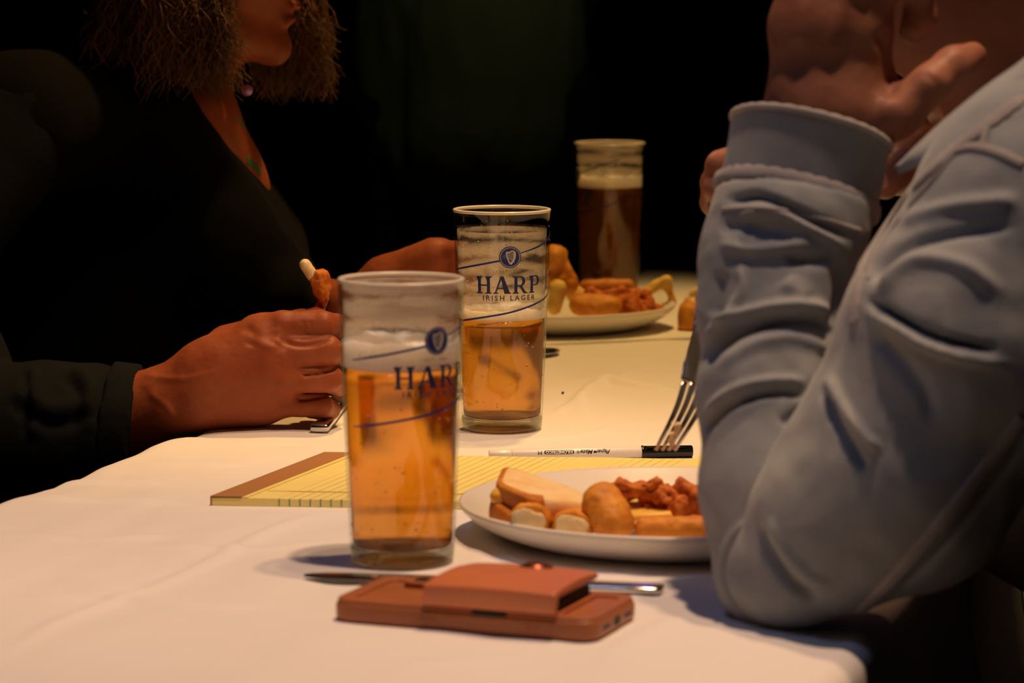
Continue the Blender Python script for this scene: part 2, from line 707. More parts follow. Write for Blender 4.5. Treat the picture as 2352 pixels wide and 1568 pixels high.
def m_film(cover, seed, col=(0.90, 0.80, 0.68)):
    """patchy foam lacing stuck to the inside of a glass"""
    t = NT('foam_lacing')
    vec = t.n('Mapping', Vector=t.n('TexCoord').outputs['Object'], Location=(seed, seed * 2.1, 0), Scale=(1, 1, 2.4)).outputs[0]
    n1 = t.noise(26, 6, 0.62, vec, 0.6)
    n2 = t.noise(150, 3, 0.7, vec)
    band = t.n('TexWave', Vector=vec, Scale=9.0, Distortion=2.2, Detail=2.0, Detail__Scale=1.5, _bands_direction='Z').outputs[1]
    s = t.n('Math', i0=n1, i1=t.n('Math', i0=band, i1=0.34, _operation='MULTIPLY').outputs[0], _operation='ADD').outputs[0]
    s = t.n('Math', i0=s, i1=t.n('Math', i0=n2, i1=0.22, _operation='MULTIPLY').outputs[0], _operation='ADD').outputs[0]
    a = t.ramp(s, [(0.74 - cover * 0.14, (0.05, 0.05, 0.05)), (0.84 - cover * 0.14, (0.26 + cover * 0.18,) * 3), (0.99 - cover * 0.12, (0.85, 0.85, 0.85))])
    tr = t.n('BsdfTransparent')
    df = t.n('BsdfDiffuse', Color=(*col, 1))
    tl = t.n('BsdfTranslucent', Color=(*col, 1))
    m1 = t.n('MixShader', i0=0.5, i1=df.outputs[0], i2=tl.outputs[0])
    m2 = t.n('MixShader', i0=a, i1=tr.outputs[0], i2=m1.outputs[0])
    t.link(m2.outputs[0], t.out.inputs[0])
    return t.m


def m_rim():
    t = NT('cream_lit_rim')
    t.set(Base__Color=(0.92, 0.84, 0.70), Roughness=0.25, IOR=1.46)  # cream base colour paints the light caught along the rim
    t.b.inputs['Transmission Weight'].default_value = 0.15
    return t.m


MAT['rim'] = m_rim()
MAT['blue_ink'] = plain('blue_print', (0.015, 0.030, 0.20), 0.4)
MAT['navy_ink'] = plain('navy_print', (0.012, 0.022, 0.11), 0.4)
MAT['harp_ink'] = plain('silver_print', (0.50, 0.46, 0.42), 0.4)
MAT['plate'] = plain('white_glazed_china', (0.82, 0.77, 0.68), 0.30, spec=0.35)
MAT['steel'] = plain('polished_steel', (0.64, 0.62, 0.59), 0.20, 1.0)
MAT['black_plastic'] = plain('black_plastic', (0.006, 0.006, 0.006), 0.12)
MAT['white_plastic'] = plain('white_plastic', (0.84, 0.80, 0.80), 0.3)
MAT['ink'] = plain('black_ink', (0.008, 0.008, 0.012), 0.5)
MAT['leather'] = plain('tan_brown_case', (0.38, 0.125, 0.045), 0.42, vary=0.10, vs=25, bs=600, bd=0.0003)
MAT['leather_w'] = plain('reddish_wallet_leather', (0.60, 0.185, 0.070), 0.38, vary=0.10, vs=18, bs=420, bd=0.0004)
MAT['dark_slot'] = plain('dark_opening', (0.010, 0.004, 0.003), 0.6)
MAT['brass'] = plain('dark_brass_snap', (0.22, 0.06, 0.035), 0.34, 0.7)
MAT['paper'] = plain('yellow_legal_paper', (0.86, 0.74, 0.26), 0.7, vary=0.03)
MAT['cardboard'] = plain('brown_binding_paper', (0.42, 0.19, 0.065), 0.55)
MAT['rule_blue'] = plain('pale_ruling_ink', (0.74, 0.66, 0.25), 0.7)
MAT['rule_red'] = plain('pale_red_margin_ink', (0.72, 0.36, 0.10), 0.7)
MAT['rule_edge'] = plain('teal_edge_marks', (0.22, 0.38, 0.28), 0.7)
MAT['knit_shaded'] = plain('cardigan_knit_shaded', (0.0035, 0.003, 0.003), 0.95, spec=0.1, bs=200)  # shaded copy of the one cardigan knit, shadow put into the colour
MAT['knit_lit'] = plain('cardigan_knit_lit', (0.0075, 0.0085, 0.009), 0.95, spec=0.1, vary=0.2, vs=20, bs=220, bd=0.001)  # lighter copy of the same knit, for the lit near sleeve
MAT['green_shirt'] = plain('dark_green_shirt', (0.09, 0.12, 0.06), 0.95, spec=0.05, bs=60, bd=0.002)
MAT['trousers'] = plain('black_trousers', (0.008, 0.008, 0.010), 0.95, spec=0.1)
MAT['shoe'] = plain('black_shoe_leather', (0.008, 0.007, 0.007), 0.5)


def m_fried(name, a, b, c, scale=90, bd=0.0015, rough=0.55):
    t = NT(name)
    f = t.noise(scale, 5, 0.65)
    col = t.ramp(f, [(0.32, a), (0.52, b), (0.72, c)])
    t.set(Base__Color=col, Roughness=rough)
    t.b.inputs['Specular IOR Level'].default_value = 0.35
    t.b.inputs['Subsurface Weight'].default_value = 0.1
    t.b.inputs['Subsurface Radius'].default_value = (0.008, 0.003, 0.001)
    t.b.inputs['Subsurface Scale'].default_value = 0.5
    t.set(Normal=t.bump(t.noise(scale * 4, 4, 0.7), 0.5, bd))
    return t.m


MAT['fried_dark'] = m_fried('dark_crispy_batter', (0.24, 0.030, 0.004), (0.62, 0.15, 0.012), (0.80, 0.30, 0.035), 120, 0.002)
MAT['fried_gold'] = m_fried('golden_breadcrumb', (0.56, 0.18, 0.015), (0.74, 0.29, 0.030), (0.84, 0.41, 0.06), 60)
MAT['fried_pale'] = m_fried('pale_crumb_edge', (0.72, 0.28, 0.035), (0.86, 0.48, 0.11), (0.90, 0.60, 0.20), 70)
MAT['cheese'] = m_fried('white_melted_filling', (0.80, 0.56, 0.26), (0.86, 0.66, 0.36), (0.90, 0.76, 0.48), 90, 0.0008)
MAT['potato'] = m_fried('yellow_potato', (0.72, 0.42, 0.08), (0.82, 0.55, 0.14), (0.86, 0.64, 0.24), 70, 0.0006)
MAT['yellow'] = plain('yellow_cheese_slice', (0.90, 0.52, 0.08), 0.4, vary=0.06, sss=0.15)
MAT['crumb'] = m_fried('bread_crumb_cream', (0.88, 0.56, 0.22), (0.93, 0.70, 0.36), (0.95, 0.78, 0.46), 45, 0.0012, 0.8)
MAT['crust'] = m_fried('bread_crust_brown', (0.40, 0.11, 0.012), (0.58, 0.20, 0.025), (0.72, 0.32, 0.06), 55, 0.001, 0.6)
MAT['floor'] = plain('dark_carpet', (0.012, 0.010, 0.012), 0.95, spec=0.05, vary=0.2, bs=120)
MAT['wall'] = plain('black_painted_wall', (0.010, 0.009, 0.009), 0.9, spec=0.05)
MAT['tabletop'] = plain('folding_table_laminate', (0.35, 0.28, 0.20), 0.6)
MAT['tube'] = plain('folding_table_steel', (0.10, 0.10, 0.10), 0.4, 0.8)
MAT['sheet'] = plain('added_white_sheet', (0.82, 0.79, 0.75), 0.8, bs=80, bd=0.001)  # for the added sheet that shows as a bright line
MAT['purple'] = plain('bead_purple_glint', (0.62, 0.30, 0.80), 0.25, 0.3)  # glint of the purple lamp is put into the bead's colour
MAT['tattoo'] = plain('green_tattoo_ink', (0.06, 0.14, 0.05), 0.6)


def m_hair():
    t = NT('blond_hair')
    c = t.ramp(t.noise(14, 3), [(0.3, (0.07, 0.026, 0.010)), (0.7, (0.19, 0.080, 0.028))])
    t.set(Base__Color=c, Roughness=0.55)
    return t.m


MAT['hair'] = m_hair()
MAT['hair_dark'] = plain('brown_hair', (0.05, 0.025, 0.012), 0.6, vary=0.3)


# ------------------------------------------------------------------ room
def plane_box(name, x0, y0, z0, x1, y1, z1, mat):
    bm = bmesh.new()
    bmesh.ops.create_cube(bm, size=1)
    for v in bm.verts:
        v.co = Vector(((x0 + x1) / 2 + v.co.x * (x1 - x0), (y0 + y1) / 2 + v.co.y * (y1 - y0), (z0 + z1) / 2 + v.co.z * (z1 - z0)))
    return tag(bm_obj(name, bm, mat, smooth=False), kind='structure')


plane_box('floor', -4.0, -1.5, -0.1, 4.0, 8.5, 0.0, MAT['floor'])
plane_box('wall_back', -4.0, 8.5, 0.0, 4.0, 8.6, 3.2, MAT['wall'])
plane_box('wall_left', -4.1, -1.5, 0.0, -4.0, 8.5, 3.2, MAT['wall'])
plane_box('wall_right', 4.0, -1.5, 0.0, 4.1, 8.5, 3.2, MAT['wall'])

# ------------------------------------------------------------------ table and cloth
P_A, P_B = TT(0, 1168), TT(500, 985)
ldir = (P_B - P_A).normalized()               # along the long edge
ldir = Vector((ldir.x, ldir.y, 0)).normalized()
ndir = Vector((ldir.y, -ldir.x, 0))           # across, to the right
P0 = P_A.copy()
WID = (TT(2000, 1568) - P0).dot(ndir)
u0 = -0.75
u1 = u0 + 2.52
WID -= 0.032
print('table dir', ldir[:], 'width', WID, P_A[:], P_B[:], TT(1470, 640)[:], (TT(1470, 640) - P0).dot(ndir), (TT(1610, 600) - P0).dot(ndir), (TT(1610, 600) - P0).dot(ldir))

tab = empty('folding_table', (P0 + ldir * (u0 + u1) / 2 + ndir * WID / 2).xy.to_3d(), 'long folding table hidden under the white tablecloth', 'table')
TM = Matrix((( ldir.x, ndir.x, 0, P0.x), (ldir.y, ndir.y, 0, P0.y), (0, 0, 1, 0), (0, 0, 0, 1)))
bm_obj('tabletop', prism_bm(rrect(u0 + .012, .012, u1 - .012, WID - .012, 0.03), TZ - 0.04, TZ - 0.0045, TM), MAT['tabletop'], tab, False, 0.003)
for uu in (u0 + 0.28, u1 - 0.28):
    for vv in (0.09, WID - 0.09):
        p = P0 + ldir * uu + ndir * vv
        V, Fc = sweep('leg', [(p.x, p.y, 0), (p.x, p.y, 0.4), (p.x, p.y, TZ - 0.04)], [.03] * 3, [.03] * 3, (1, 0, 0), None, seg=12)
        mesh_np('leg', V, Fc, MAT['tube'], tab)


def cloth_mesh():
    over = 0.20
    step = 0.0042
    us = np.arange(u0 - over, u1 + over + step, step)
    vs = np.arange(-over, WID + over + step, step)
    U, Vv = np.meshgrid(us, vs, indexing='ij')
    Ui, Vi = np.clip(U, u0, u1), np.clip(Vv, 0, WID)
    qu, qv = U - Ui, Vv - Vi
    d = np.hypot(qu, qv)
    dd = np.maximum(d, 1e-9)
    nu, nv = qu / dd, qv / dd
    r = 0.012
    ang = np.minimum(d / r, PI / 2)
    out = r * np.sin(ang)
    drop = r * (1 - np.cos(ang)) + np.maximum(d - r * PI / 2, 0)
    along = np.where(np.abs(qv) > np.abs(qu), U, Vv)
    fold = np.sin(along * 26 + 2 * np.sin(along * 7)) * 0.5 + 0.5
    hang = np.clip(d / over, 0, 1)
    out = out + hang * (0.012 + 0.03 * fold)
    shape = U.shape
    Pn = np.stack([(U * 1.0).ravel(), (Vv * 1.0).ravel(), np.zeros(U.size)], 1)
    h = 0.0017 * fbm(Pn * np.array([5.0, 11.0, 1]), 3, 4).reshape(shape)
    h += 0.0007 * vnoise(Pn * np.array([3.0, 38.0, 1]) + np.array([0, 0, .5]), 9).reshape(shape)
    # edge waviness of the cloth over the table rim
    h += 0.0030 * np.exp(-(np.minimum(Vi, 1) / 0.02)) * fbm(Pn * np.array([14.0, 1.0, 1]), 31, 2).reshape(shape)
    X = P0.x + ldir.x * (Ui + nu * out) + ndir.x * (Vi + nv * out)
    Y = P0.y + ldir.y * (Ui + nu * out) + ndir.y * (Vi + nv * out)
    creases = [([(1335, 965), (1343, 915), (1385, 876), (1440, 888), (1600, 908)], 0.010, 0.0045),
               ([(1385, 880), (1470, 850), (1540, 838)], 0.007, 0.0020),
               ([(0, 1510), (160, 1420), (400, 1330), (600, 1230), (760, 1170)], 0.006, 0.0020),
               ([(0, 1380), (200, 1375), (480, 1392), (640, 1395)], 0.005, 0.0013),
               ([(300, 1250), (560, 1262), (760, 1240)], 0.010, 0.0012),
               ([(0, 1225), (180, 1240), (420, 1232)], 0.008, 0.0014),
               ([(1270, 960), (1320, 930), (1338, 915)], 0.008, 0.0022),
               ([(1060, 1020), (1300, 1010), (1420, 985)], 0.010, 0.0016),
               ([(40, 1150), (220, 1152), (470, 1162)], 0.007, 0.0022),
               ([(120, 1110), (260, 1108), (420, 1115)], 0.008, 0.0022),
               ([(330, 1062), (520, 1072), (700, 1064)], 0.007, 0.0018),
               ([(420, 1010), (560, 1022), (720, 1018)], 0.008, 0.0016),
               ([(1560, 1420), (1500, 1450), (1380, 1520)], 0.010, 0.0014),
               ([(500, 1500), (900, 1530), (1300, 1500)], 0.012, 0.0012),
               ([(1130, 1240), (1060, 1330), (1010, 1400)], 0.010, 0.0008),
               ([(150, 1330), (400, 1400), (700, 1460)], 0.014, 0.0012)]
    for pts, w, a in creases:
        C = np.array(spline([tuple(TT(*p).xy) for p in pts], 16))
        best = np.full(shape, 1e9)
        tt = np.zeros(shape)
        for i in range(15):
            A, B = C[i], C[i + 1]
            ba = B - A
            t = np.clip(((X - A[0]) * ba[0] + (Y - A[1]) * ba[1]) / (ba @ ba), 0, 1)
            q = np.hypot(X - A[0] - t * ba[0], Y - A[1] - t * ba[1])
            m = q < best
            best[m] = q[m]
            tt[m] = (i + t[m]) / 15
        h += 1.35 * a * np.exp(-(best / (0.72 * w)) ** 2) * np.clip(np.minimum(tt, 1 - tt) / 0.2, 0, 1)
    # the cloth lies flat under the things that stand on it
    flat = np.zeros(shape)
    for cx, cy, r in ((-0.067, 1.883, .036), (-0.008, 2.444, .036), (0.108, 3.418, .036), (0.103, 1.973, .105), (0.04, 3.14, .13), (-0.13, 2.17, .11), (-0.02, 2.16, .11), (0.05, 2.17, .10),
                      (-0.06, 1.735, .045), (-0.02, 1.73, .045), (0.03, 1.725, .045), (-0.09, 1.845, .012), (0.03, 2.34, .022), (0.08, 2.34, .022), (0.0, 2.34, .022), (0.125, 2.35, .02), (0.0, 2.72, .06), (0.01, 2.86, .03)):
        flat = np.maximum(flat, np.clip((r + .018 - np.hypot(X - cx, Y - cy)) / .018, 0, 1))
    h = h * (1 - flat) + np.minimum(h, -0.0003) * flat * .3
    h = h * np.clip(1 - hang * 3, 0, 1)
    Z = TZ - drop + h - 0.0005
    n0, n1 = shape
    V = np.stack([X.ravel(), Y.ravel(), Z.ravel()], 1)
    I = np.arange(n0 * n1).reshape(shape)
    Q = np.stack([I[:-1, :-1].ravel(), I[1:, :-1].ravel(), I[1:, 1:].ravel(), I[:-1, 1:].ravel()], 1)
    return V, Q


V, Q = cloth_mesh()
cl = quad_mesh('tablecloth', V, Q, MAT['cloth'])
sm = cl.modifiers.new('thick', 'SOLIDIFY')
sm.thickness = 0.0012
sm.offset = -1
tag(cl, 'white tablecloth with soft creases, draped over the long table', 'tablecloth')


# ------------------------------------------------------------------ pint glasses
H_G = 0.1759


def r_out(z):
    t = max(0.0, min(1.0, z / H_G))
    return 0.0319 + 0.0068 * t + 0.0004 * math.sin(PI * t)


GLYPH = {
    'H': (0.98, [[(.02, 0), (.40, 0), (.40, .05), (.31, .10), (.31, .90), (.40, .95), (.40, 1), (.02, 1), (.02, .95), (.12, .90), (.12, .10), (.02, .05)],
                 [(.58, 0), (.96, 0), (.96, .05), (.86, .10), (.86, .90), (.96, .95), (.96, 1), (.58, 1), (.58, .95), (.67, .90), (.67, .10), (.58, .05)],
                 [(.30, .44), (.68, .44), (.68, .53), (.30, .53)]]),
    'A': (1.04, [[(.00, 0), (.30, 0), (.30, .05), (.20, .09), (.48, .84), (.42, 1.0), (.11, .10), (.00, .05)],
                 [(.42, 1.0), (.60, 1.0), (.95, .10), (1.04, .05), (1.04, 0), (.64, 0), (.64, .05), (.73, .10), (.45, .84)],
                 [(.26, .27), (.68, .27), (.65, .36), (.29, .36)]]),
    'R': (0.98, [[(.02, 0), (.40, 0), (.40, .05), (.31, .10), (.31, .90), (.31, 1), (.02, 1), (.02, .95), (.12, .90), (.12, .10), (.02, .05)],
                 'bowl',
                 [(.38, .48), (.58, .48), (.83, .08), (.98, .05), (.98, 0), (.70, 0)]]),
    'P': (0.84, [[(.02, 0), (.42, 0), (.42, .05), (.31, .10), (.31, .90), (.31, 1), (.02, 1), (.02, .95), (.12, .90), (.12, .10), (.02, .05)],
                 'bowl']),
}


def bowl(lo=.42):
    o, i = [], []
    cy = (1 + lo) / 2
    for k in range(13):
        a = PI / 2 - PI * k / 12
        o.append((.50 + .30 * math.cos(a), cy + (1 - lo) / 2 * math.sin(a)))
        i.append((.48 + .12 * math.cos(a), cy + ((1 - lo) / 2 - .075) * math.sin(a)))
    o = [(.30, 1)] + o + [(.30, lo)]
    i = [(.30, 1 - .075)] + i + [(.30, lo + .075)]
    return [[o[k], o[k + 1], i[k + 1], i[k]] for k in range(len(o) - 1)]


def word_polys(word, h, track=0.06):
    x, out = 0, []
    for ch in word:
        w, gl = GLYPH[ch]
        for g in gl:
            for poly in (bowl() if g == 'bowl' else [g]):
                out.append([((x + a) * h, b * h) for a, b in poly])
        x += w + track
    tot = (x - track) * h
    return [[(a - tot / 2, b - h / 2) for a, b in p] for p in out]


def text_mesh(s, size, shear=0.0, bold=0.0, space=1.0, cuts=0):
    cu = bpy.data.curves.new('lettering', 'FONT')
    cu.body = s
    cu.size = size
    cu.align_x = 'CENTER'
    cu.align_y = 'CENTER'
    cu.shear = shear
    cu.offset = bold
    cu.resolution_u = 3
    cu.space_character = space
    o = bpy.data.objects.new('lettering', cu)
    COL.objects.link(o)
    dg = bpy.context.evaluated_depsgraph_get()
    me = bpy.data.meshes.new_from_object(o.evaluated_get(dg))
    bpy.data.objects.remove(o)
    if cuts:
        bm = bmesh.new()
        bm.from_mesh(me)
        for y in np.arange(-size * 0.6, size * 0.75, cuts):
            bmesh.ops.bisect_plane(bm, geom=bm.verts[:] + bm.edges[:] + bm.faces[:], plane_co=(0, float(y), 0), plane_no=(0, 1, 0))
        bm.to_mesh(me)
        bm.free()
    V = [v.co[:] for v in me.vertices]
    Fc = [tuple(p.vertices) for p in me.polygons]
    bpy.data.meshes.remove(me)
    return V, Fc


def pint(cx, cy, phi, foam_z0, foam_z1, label, cover, film_top, seed, word=True, noise_s=0):
    """phi: angle of the emblem round the glass, 0 = facing the near end"""
    c = (cx, cy, TZ + 0.0006)
    g = empty('pint_glass', c, label, 'glass')
    wt = 0.0022
    pr = [(0, 0.0015), (0.027, 0.0012), (0.0300, 0.0), (0.0313, 0.0006), (0.0319, 0.003)]
    N = 18
    for k in range(1, N + 1):
        z = 0.003 + (H_G - 0.0045) * k / N
        pr.append((r_out(z), z))
    pr += [(r_out(H_G) + 0.0005, H_G - 0.0008), (r_out(H_G) + 0.0003, H_G), (r_out(H_G) - 0.0010, H_G + 0.0004), (r_out(H_G) - 0.0021, H_G - 0.0003)]
    zb = 0.0105
    split = [q for q in pr if q[1] <= zb and pr.index(q) < 8]
    wall = [q for q in pr if q not in split]
    inner = []
    for k in range(N, -1, -1):
        z = zb + 0.003 + (H_G - 0.005 - zb) * k / N
        inner.append((r_out(z) - wt, z))
    cup = [(r_out(zb) - wt - 0.0015, zb + 0.001), (r_out(zb) - wt - 0.006, zb + 0.0002)]
    lathe('glass_body', [(r_out(zb) - 0.0002, zb)] + wall + inner + cup[:1] + [(r_out(zb) - 0.0002, zb)], c, MAT['glass_wall'], g, 96)
    lathe('glass_base', split + [(r_out(zb), zb), (r_out(zb) - wt, zb + 0.0012)] + cup + [(0, zb)], c, MAT['glass_base'], g, 96)
    ro = r_out(H_G) - 0.0011
    lathe('rim', [(ro + 0.00145 * math.cos(a), H_G - 0.0004 + 0.0013 * math.sin(a)) for a in np.linspace(0, 2 * PI, 13)], c, MAT['rim'], g, 96)

    def rin(z):
        return r_out(z) - wt + 0.00035
    zz = np.linspace(zb + 0.003, foam_z0, 14)
    bp = [(0, zb - 0.0002), (rin(zb) - 0.006, zb), (rin(zb) - 0.0015, zb + 0.0009)] + [(rin(z), z) for z in zz] + [(0, foam_z0)]
    lathe('beer', bp, c, MAT['beer'], g, 72)
    zz = np.linspace(foam_z0 + 0.0001, foam_z1, 6)
    fo = lathe('foam', [(0, foam_z0 + 0.0001)] + [(rin(z), z) for z in zz] + [(rin(foam_z1) - 0.004, foam_z1 - 0.0014), (rin(foam_z1) - 0.014, foam_z1 - 0.0024), (0, foam_z1 - 0.0022)], c, MAT['foam'], g, 72)
    for v in fo.data.vertices:
        rr = math.hypot(v.co.x - cx, v.co.y - cy)
        if v.co.z > c[2] + foam_z1 - 0.003:
            a = math.atan2(v.co.y - cy, v.co.x - cx)
            v.co.z += 0.0011 * math.sin(3 * a + seed) + 0.0007 * math.sin(8 * a + 2 * seed) + 0.0005 * math.sin(17 * a)
    zz = np.linspace(foam_z1 - 0.001, film_top, 14)
    V, Fc = [], []
    for i in range(72):
        a = 2 * PI * i / 72
        for z in zz:
            r = r_out(z) - wt - 0.0003
            V.append((cx + r * math.cos(a), cy + r * math.sin(a), c[2] + z))
    for i in range(72):
        for k in range(13):
            Fc.append((i * 14 + k, ((i + 1) % 72) * 14 + k, ((i + 1) % 72) * 14 + k + 1, i * 14 + k + 1))
    fl = mesh_np('foam_lacing', V, Fc, m_film(cover, seed), g)
    fl['label'] = 'streaky foam left on the inside wall'
    # condensation droplets on the outside
    bm = bmesh.new()
    for k in range(170):
        z = rng.uniform(0.012, 0.165)
        a = rng.uniform(0, 2 * PI)
        s = rng.uniform(0.0003, 0.0008)
        m = Matrix.Translation(((r_out(z) + 0.0001) * math.cos(a) + cx, (r_out(z) + 0.0001) * math.sin(a) + cy, c[2] + z)) @ Matrix.Rotation(a, 4, 'Z') @ Matrix.Diagonal((s * 0.5, s, s * 1.25, 1))
        bmesh.ops.create_icosphere(bm, subdivisions=1, radius=1, matrix=m)
    o = bm_obj('condensation', bm, MAT['glass'], g)
    o['kind'] = 'stuff'

    R0 = 0.0372

    def wrap(u, v, off=0.00022):
        a = phi - PI / 2 + u / R0
        z = v
        r = r_out(z) + off
        return (cx + r * math.cos(a), cy + r * math.sin(a), c[2] + z)

    def decal(name, polys, mat, off=0.00022, lab=None):
        V, Fc = [], []
        for p in polys:
            b = len(V)
            V += [wrap(x, y, off) for x, y in p]
            Fc.append(tuple(range(b, b + len(p))))
        bm = bmesh.new()
        vs = [bm.verts.new(v) for v in V]
        for f in Fc:
            bm.faces.new([vs[i] for i in f])
        bmesh.ops.triangulate(bm, faces=[f for f in bm.faces if len(f.verts) > 4])
        o = bm_obj(name, bm, mat, g, False)
        if lab: o['label'] = lab
        return o
    ze = 0.1412
    # swoosh lines
    def ribbon(xs, ys, w):
        n = 60
        uu = np.linspace(xs[0], xs[-1], n)
        yy = np.interp(uu, xs, ys)
        yy = np.convolve(np.pad(yy, 4, mode='edge'), np.ones(9) / 9, mode='valid')
        ww = w * np.clip((uu - xs[0]) / 0.03 + 0.45, 0, 1)
        return [[(uu[i], yy[i] - ww[i] / 2), (uu[i + 1], yy[i + 1] - ww[i + 1] / 2), (uu[i + 1], yy[i + 1] + ww[i + 1] / 2), (uu[i], yy[i] + ww[i] / 2)] for i in range(n - 1)]
    dg = PI / 180 * R0
    decal('printed_line', ribbon([-88 * dg, -50 * dg, -11 * dg], [ze - .0125, ze - .0078, ze - .0025], .00155), MAT['blue_ink'])
    decal('printed_line', ribbon([11 * dg, 45 * dg, 88 * dg][:3], [ze + .0028, ze + .0085, ze + .0185], .00155), MAT['blue_ink'])
    z2 = 0.0975
    decal('printed_line', ribbon([-90 * dg, -60 * dg, 0, 65 * dg, 90 * dg], [z2 - .0100, z2 - .0070, z2 + .0000, z2 + .0105, z2 + .0160], .00155), MAT['blue_ink'])
    # round emblem: disc, ring and harp
    re = 0.0086
    fan = [[(0, ze), (re * math.cos(a), ze + re * math.sin(a)), (re * math.cos(a + PI / 18), ze + re * math.sin(a + PI / 18))] for a in np.arange(0, 2 * PI - 1e-6, PI / 18)]
    decal('emblem', fan, MAT['blue_ink'], 0.00020)
    ring = []
    for a in np.arange(0, 2 * PI - 1e-6, PI / 18):
        b = a + PI / 18
        r1, r2 = re * 0.90, re * 0.85
        ring.append([(r1 * math.cos(a), ze + r1 * math.sin(a)), (r1 * math.cos(b), ze + r1 * math.sin(b)), (r2 * math.cos(b), ze + r2 * math.sin(b)), (r2 * math.cos(a), ze + r2 * math.sin(a))])
    H = []
    hs = re * 0.62
    def bar(p, q, w):
        d = Vector((q[0] - p[0], q[1] - p[1])).normalized()
        n = Vector((-d.y, d.x)) * w / 2
        return [(p[0] - n.x, p[1] - n.y), (q[0] - n.x, q[1] - n.y), (q[0] + n.x, q[1] + n.y), (p[0] + n.x, p[1] + n.y)]
    pts_f = [(-.55, .75), (-.50, .2), (-.25, -.5), (.0, -1.0)]
    pts_t = [(-.55, .75), (-.1, .72), (.25, .95), (.62, .80)]
    pts_b = [(.62, .80), (.66, .1), (.40, -.6), (.0, -1.0)]
    for pts, w in ((pts_f, .20), (pts_t, .22), (pts_b, .34)):
        sp = spline(pts, 9)
        for i in range(8):
            H.append(bar((sp[i][0] * hs, ze + sp[i][1] * hs), (sp[i + 1][0] * hs, ze + sp[i + 1][1] * hs), w * hs))
    for k in range(6):
        x = -.38 + k * .16
        H.append(bar((x * hs, ze + .68 * hs), ((x + .16) * hs, ze + (-.25 - .1 * k) * hs), .06 * hs))
    decal('emblem_harp', ring + H, MAT['harp_ink'], 0.00045)
    decal('printed_word', word_polys('HARP', 0.0138), MAT['navy_ink'])

    def textdecal(s, size, z, nm, shear=0, bold=0.0, space=1.0):
        V, Fc = text_mesh(s, size, shear, bold, space)
        mesh_np(nm, [wrap(x, z + y) for x, y, _ in V], Fc, MAT['navy_ink'], g, False)
    textdecal('IRISH LAGER', 0.0058, 0.1088, 'printed_words', 0, 0.0001, 1.42)
    textdecal('\u2022  E S T . 1 9 6 0  \u2022', 0.0029, 0.1300, 'printed_date')
    return g


# the word polygons are centred on z=0; shift them to their place by patching word_polys
_wp = word_polys
def word_polys(word, h, track=0.06):
    return [[(a, b + 0.1193) for a, b in p] for p in _wp(word, h, track)]


G1x, G2x, G3x = PX(923, 1000, 1.8833).x, PX(1153, 800, 2.4444).x, PX(1400, 500, 3.4175).x
pint(G1x, 1.8833, math.radians(37), 0.1222, 0.1395, 'fullest pint of pale lager with thick foam, on the cloth nearest the brown phone case', 0.62, 0.1735, 1.3)
pint(G2x, 2.4444, math.radians(10), 0.0900, 0.0985, 'half drunk pint of lager with streaky foam lacing, behind the white pen', 0.35, 0.160, 4.7)
pint(G3x, 3.4175, math.radians(-75), 0.1275, 0.1400, 'farthest pint, dark against the black room, behind the far food plate', 0.8, 0.172, 8.2)

# ------------------------------------------------------------------ plates
def plate(cx, cy, R, label, h=0.024):
    c = (cx, cy, TZ + 0.0006)
    g = empty('dinner_plate', c, label, 'plate')
    pr = [(0, 0.0025), (R * .66, 0.0022), (R * .68, 0), (R * .71, 0.0), (R * .735, 0.0022), (R * .80, 0.0042), (R * .88, 0.0088), (R * .95, 0.0145), (R * .99, h - 0.0045), (R, h - 0.0022), (R * .998, h - 0.0004), (R * .985, h), (R * .968, h - .0012),
          (R * .90, h - .0062), (R * .82, 0.0105), (R * .74, 0.0078), (R * .6, 0.0064), (0, 0.0060)]
    lathe('plate_body', pr, c, MAT['plate'], g, 128)
    return g


pa, pb = TT(1050, 1188, .023), TT(1500, 1240, .023)
Rp = 0.137
pcx, pcy = pa.x + Rp, pb.y + Rp
print('plate', pa[:], pb[:], pcx, pcy)
plate(pcx, pcy, Rp, 'white dinner plate of toast and fried sticks beside the denim elbow')
fa = TT(1400, 737, .023)
fcx, fcy = TT(1556, 720, .02).x - 0.13, fa.y + 0.13
print('farplate', fcx, fcy)
nb = prism_bm(rrect(-.10, -.10, .10, .10, .006), 0.0004, 0.003)  # sheet added for the bright line of plate underside and cloth reflection
bmesh.ops.transform(nb, matrix=Matrix.Translation((fcx + 0.02, fcy - 0.035, TZ)) @ Matrix.Rotation(0.35, 4, 'Z'), verts=nb.verts)
tag(bm_obj('underplate_sheet', nb, MAT['sheet'], None, False), 'added white napkin under the far plate', 'sheet')
g = plate(fcx, fcy, 0.13, 'white dinner plate of dark fried chicken behind the middle pint')
g.location.z += 0.003
FZ = 0.0


def blob(name, prims, mat, vox, namp=0.0, nscale=60, seed=0, k=0.006, parent=None, flat=None, relax=1, oct=3):
    s = SDF()
    for a, b, ra, rb in prims:
        s.cone(a, b, ra, rb, k)

    def dp(V, N):
        if namp:
            V = V + N * (namp * fbm(V * nscale, seed, oct))[:, None]
        if flat is not None:
            V[:, 2] = np.maximum(V[:, 2], flat + 0.0002 * (V[:, 2] - flat))
        return V
    V, Q = s.build(vox, disp=dp, relax=relax)
    return quad_mesh(name, V, Q, mat, parent)


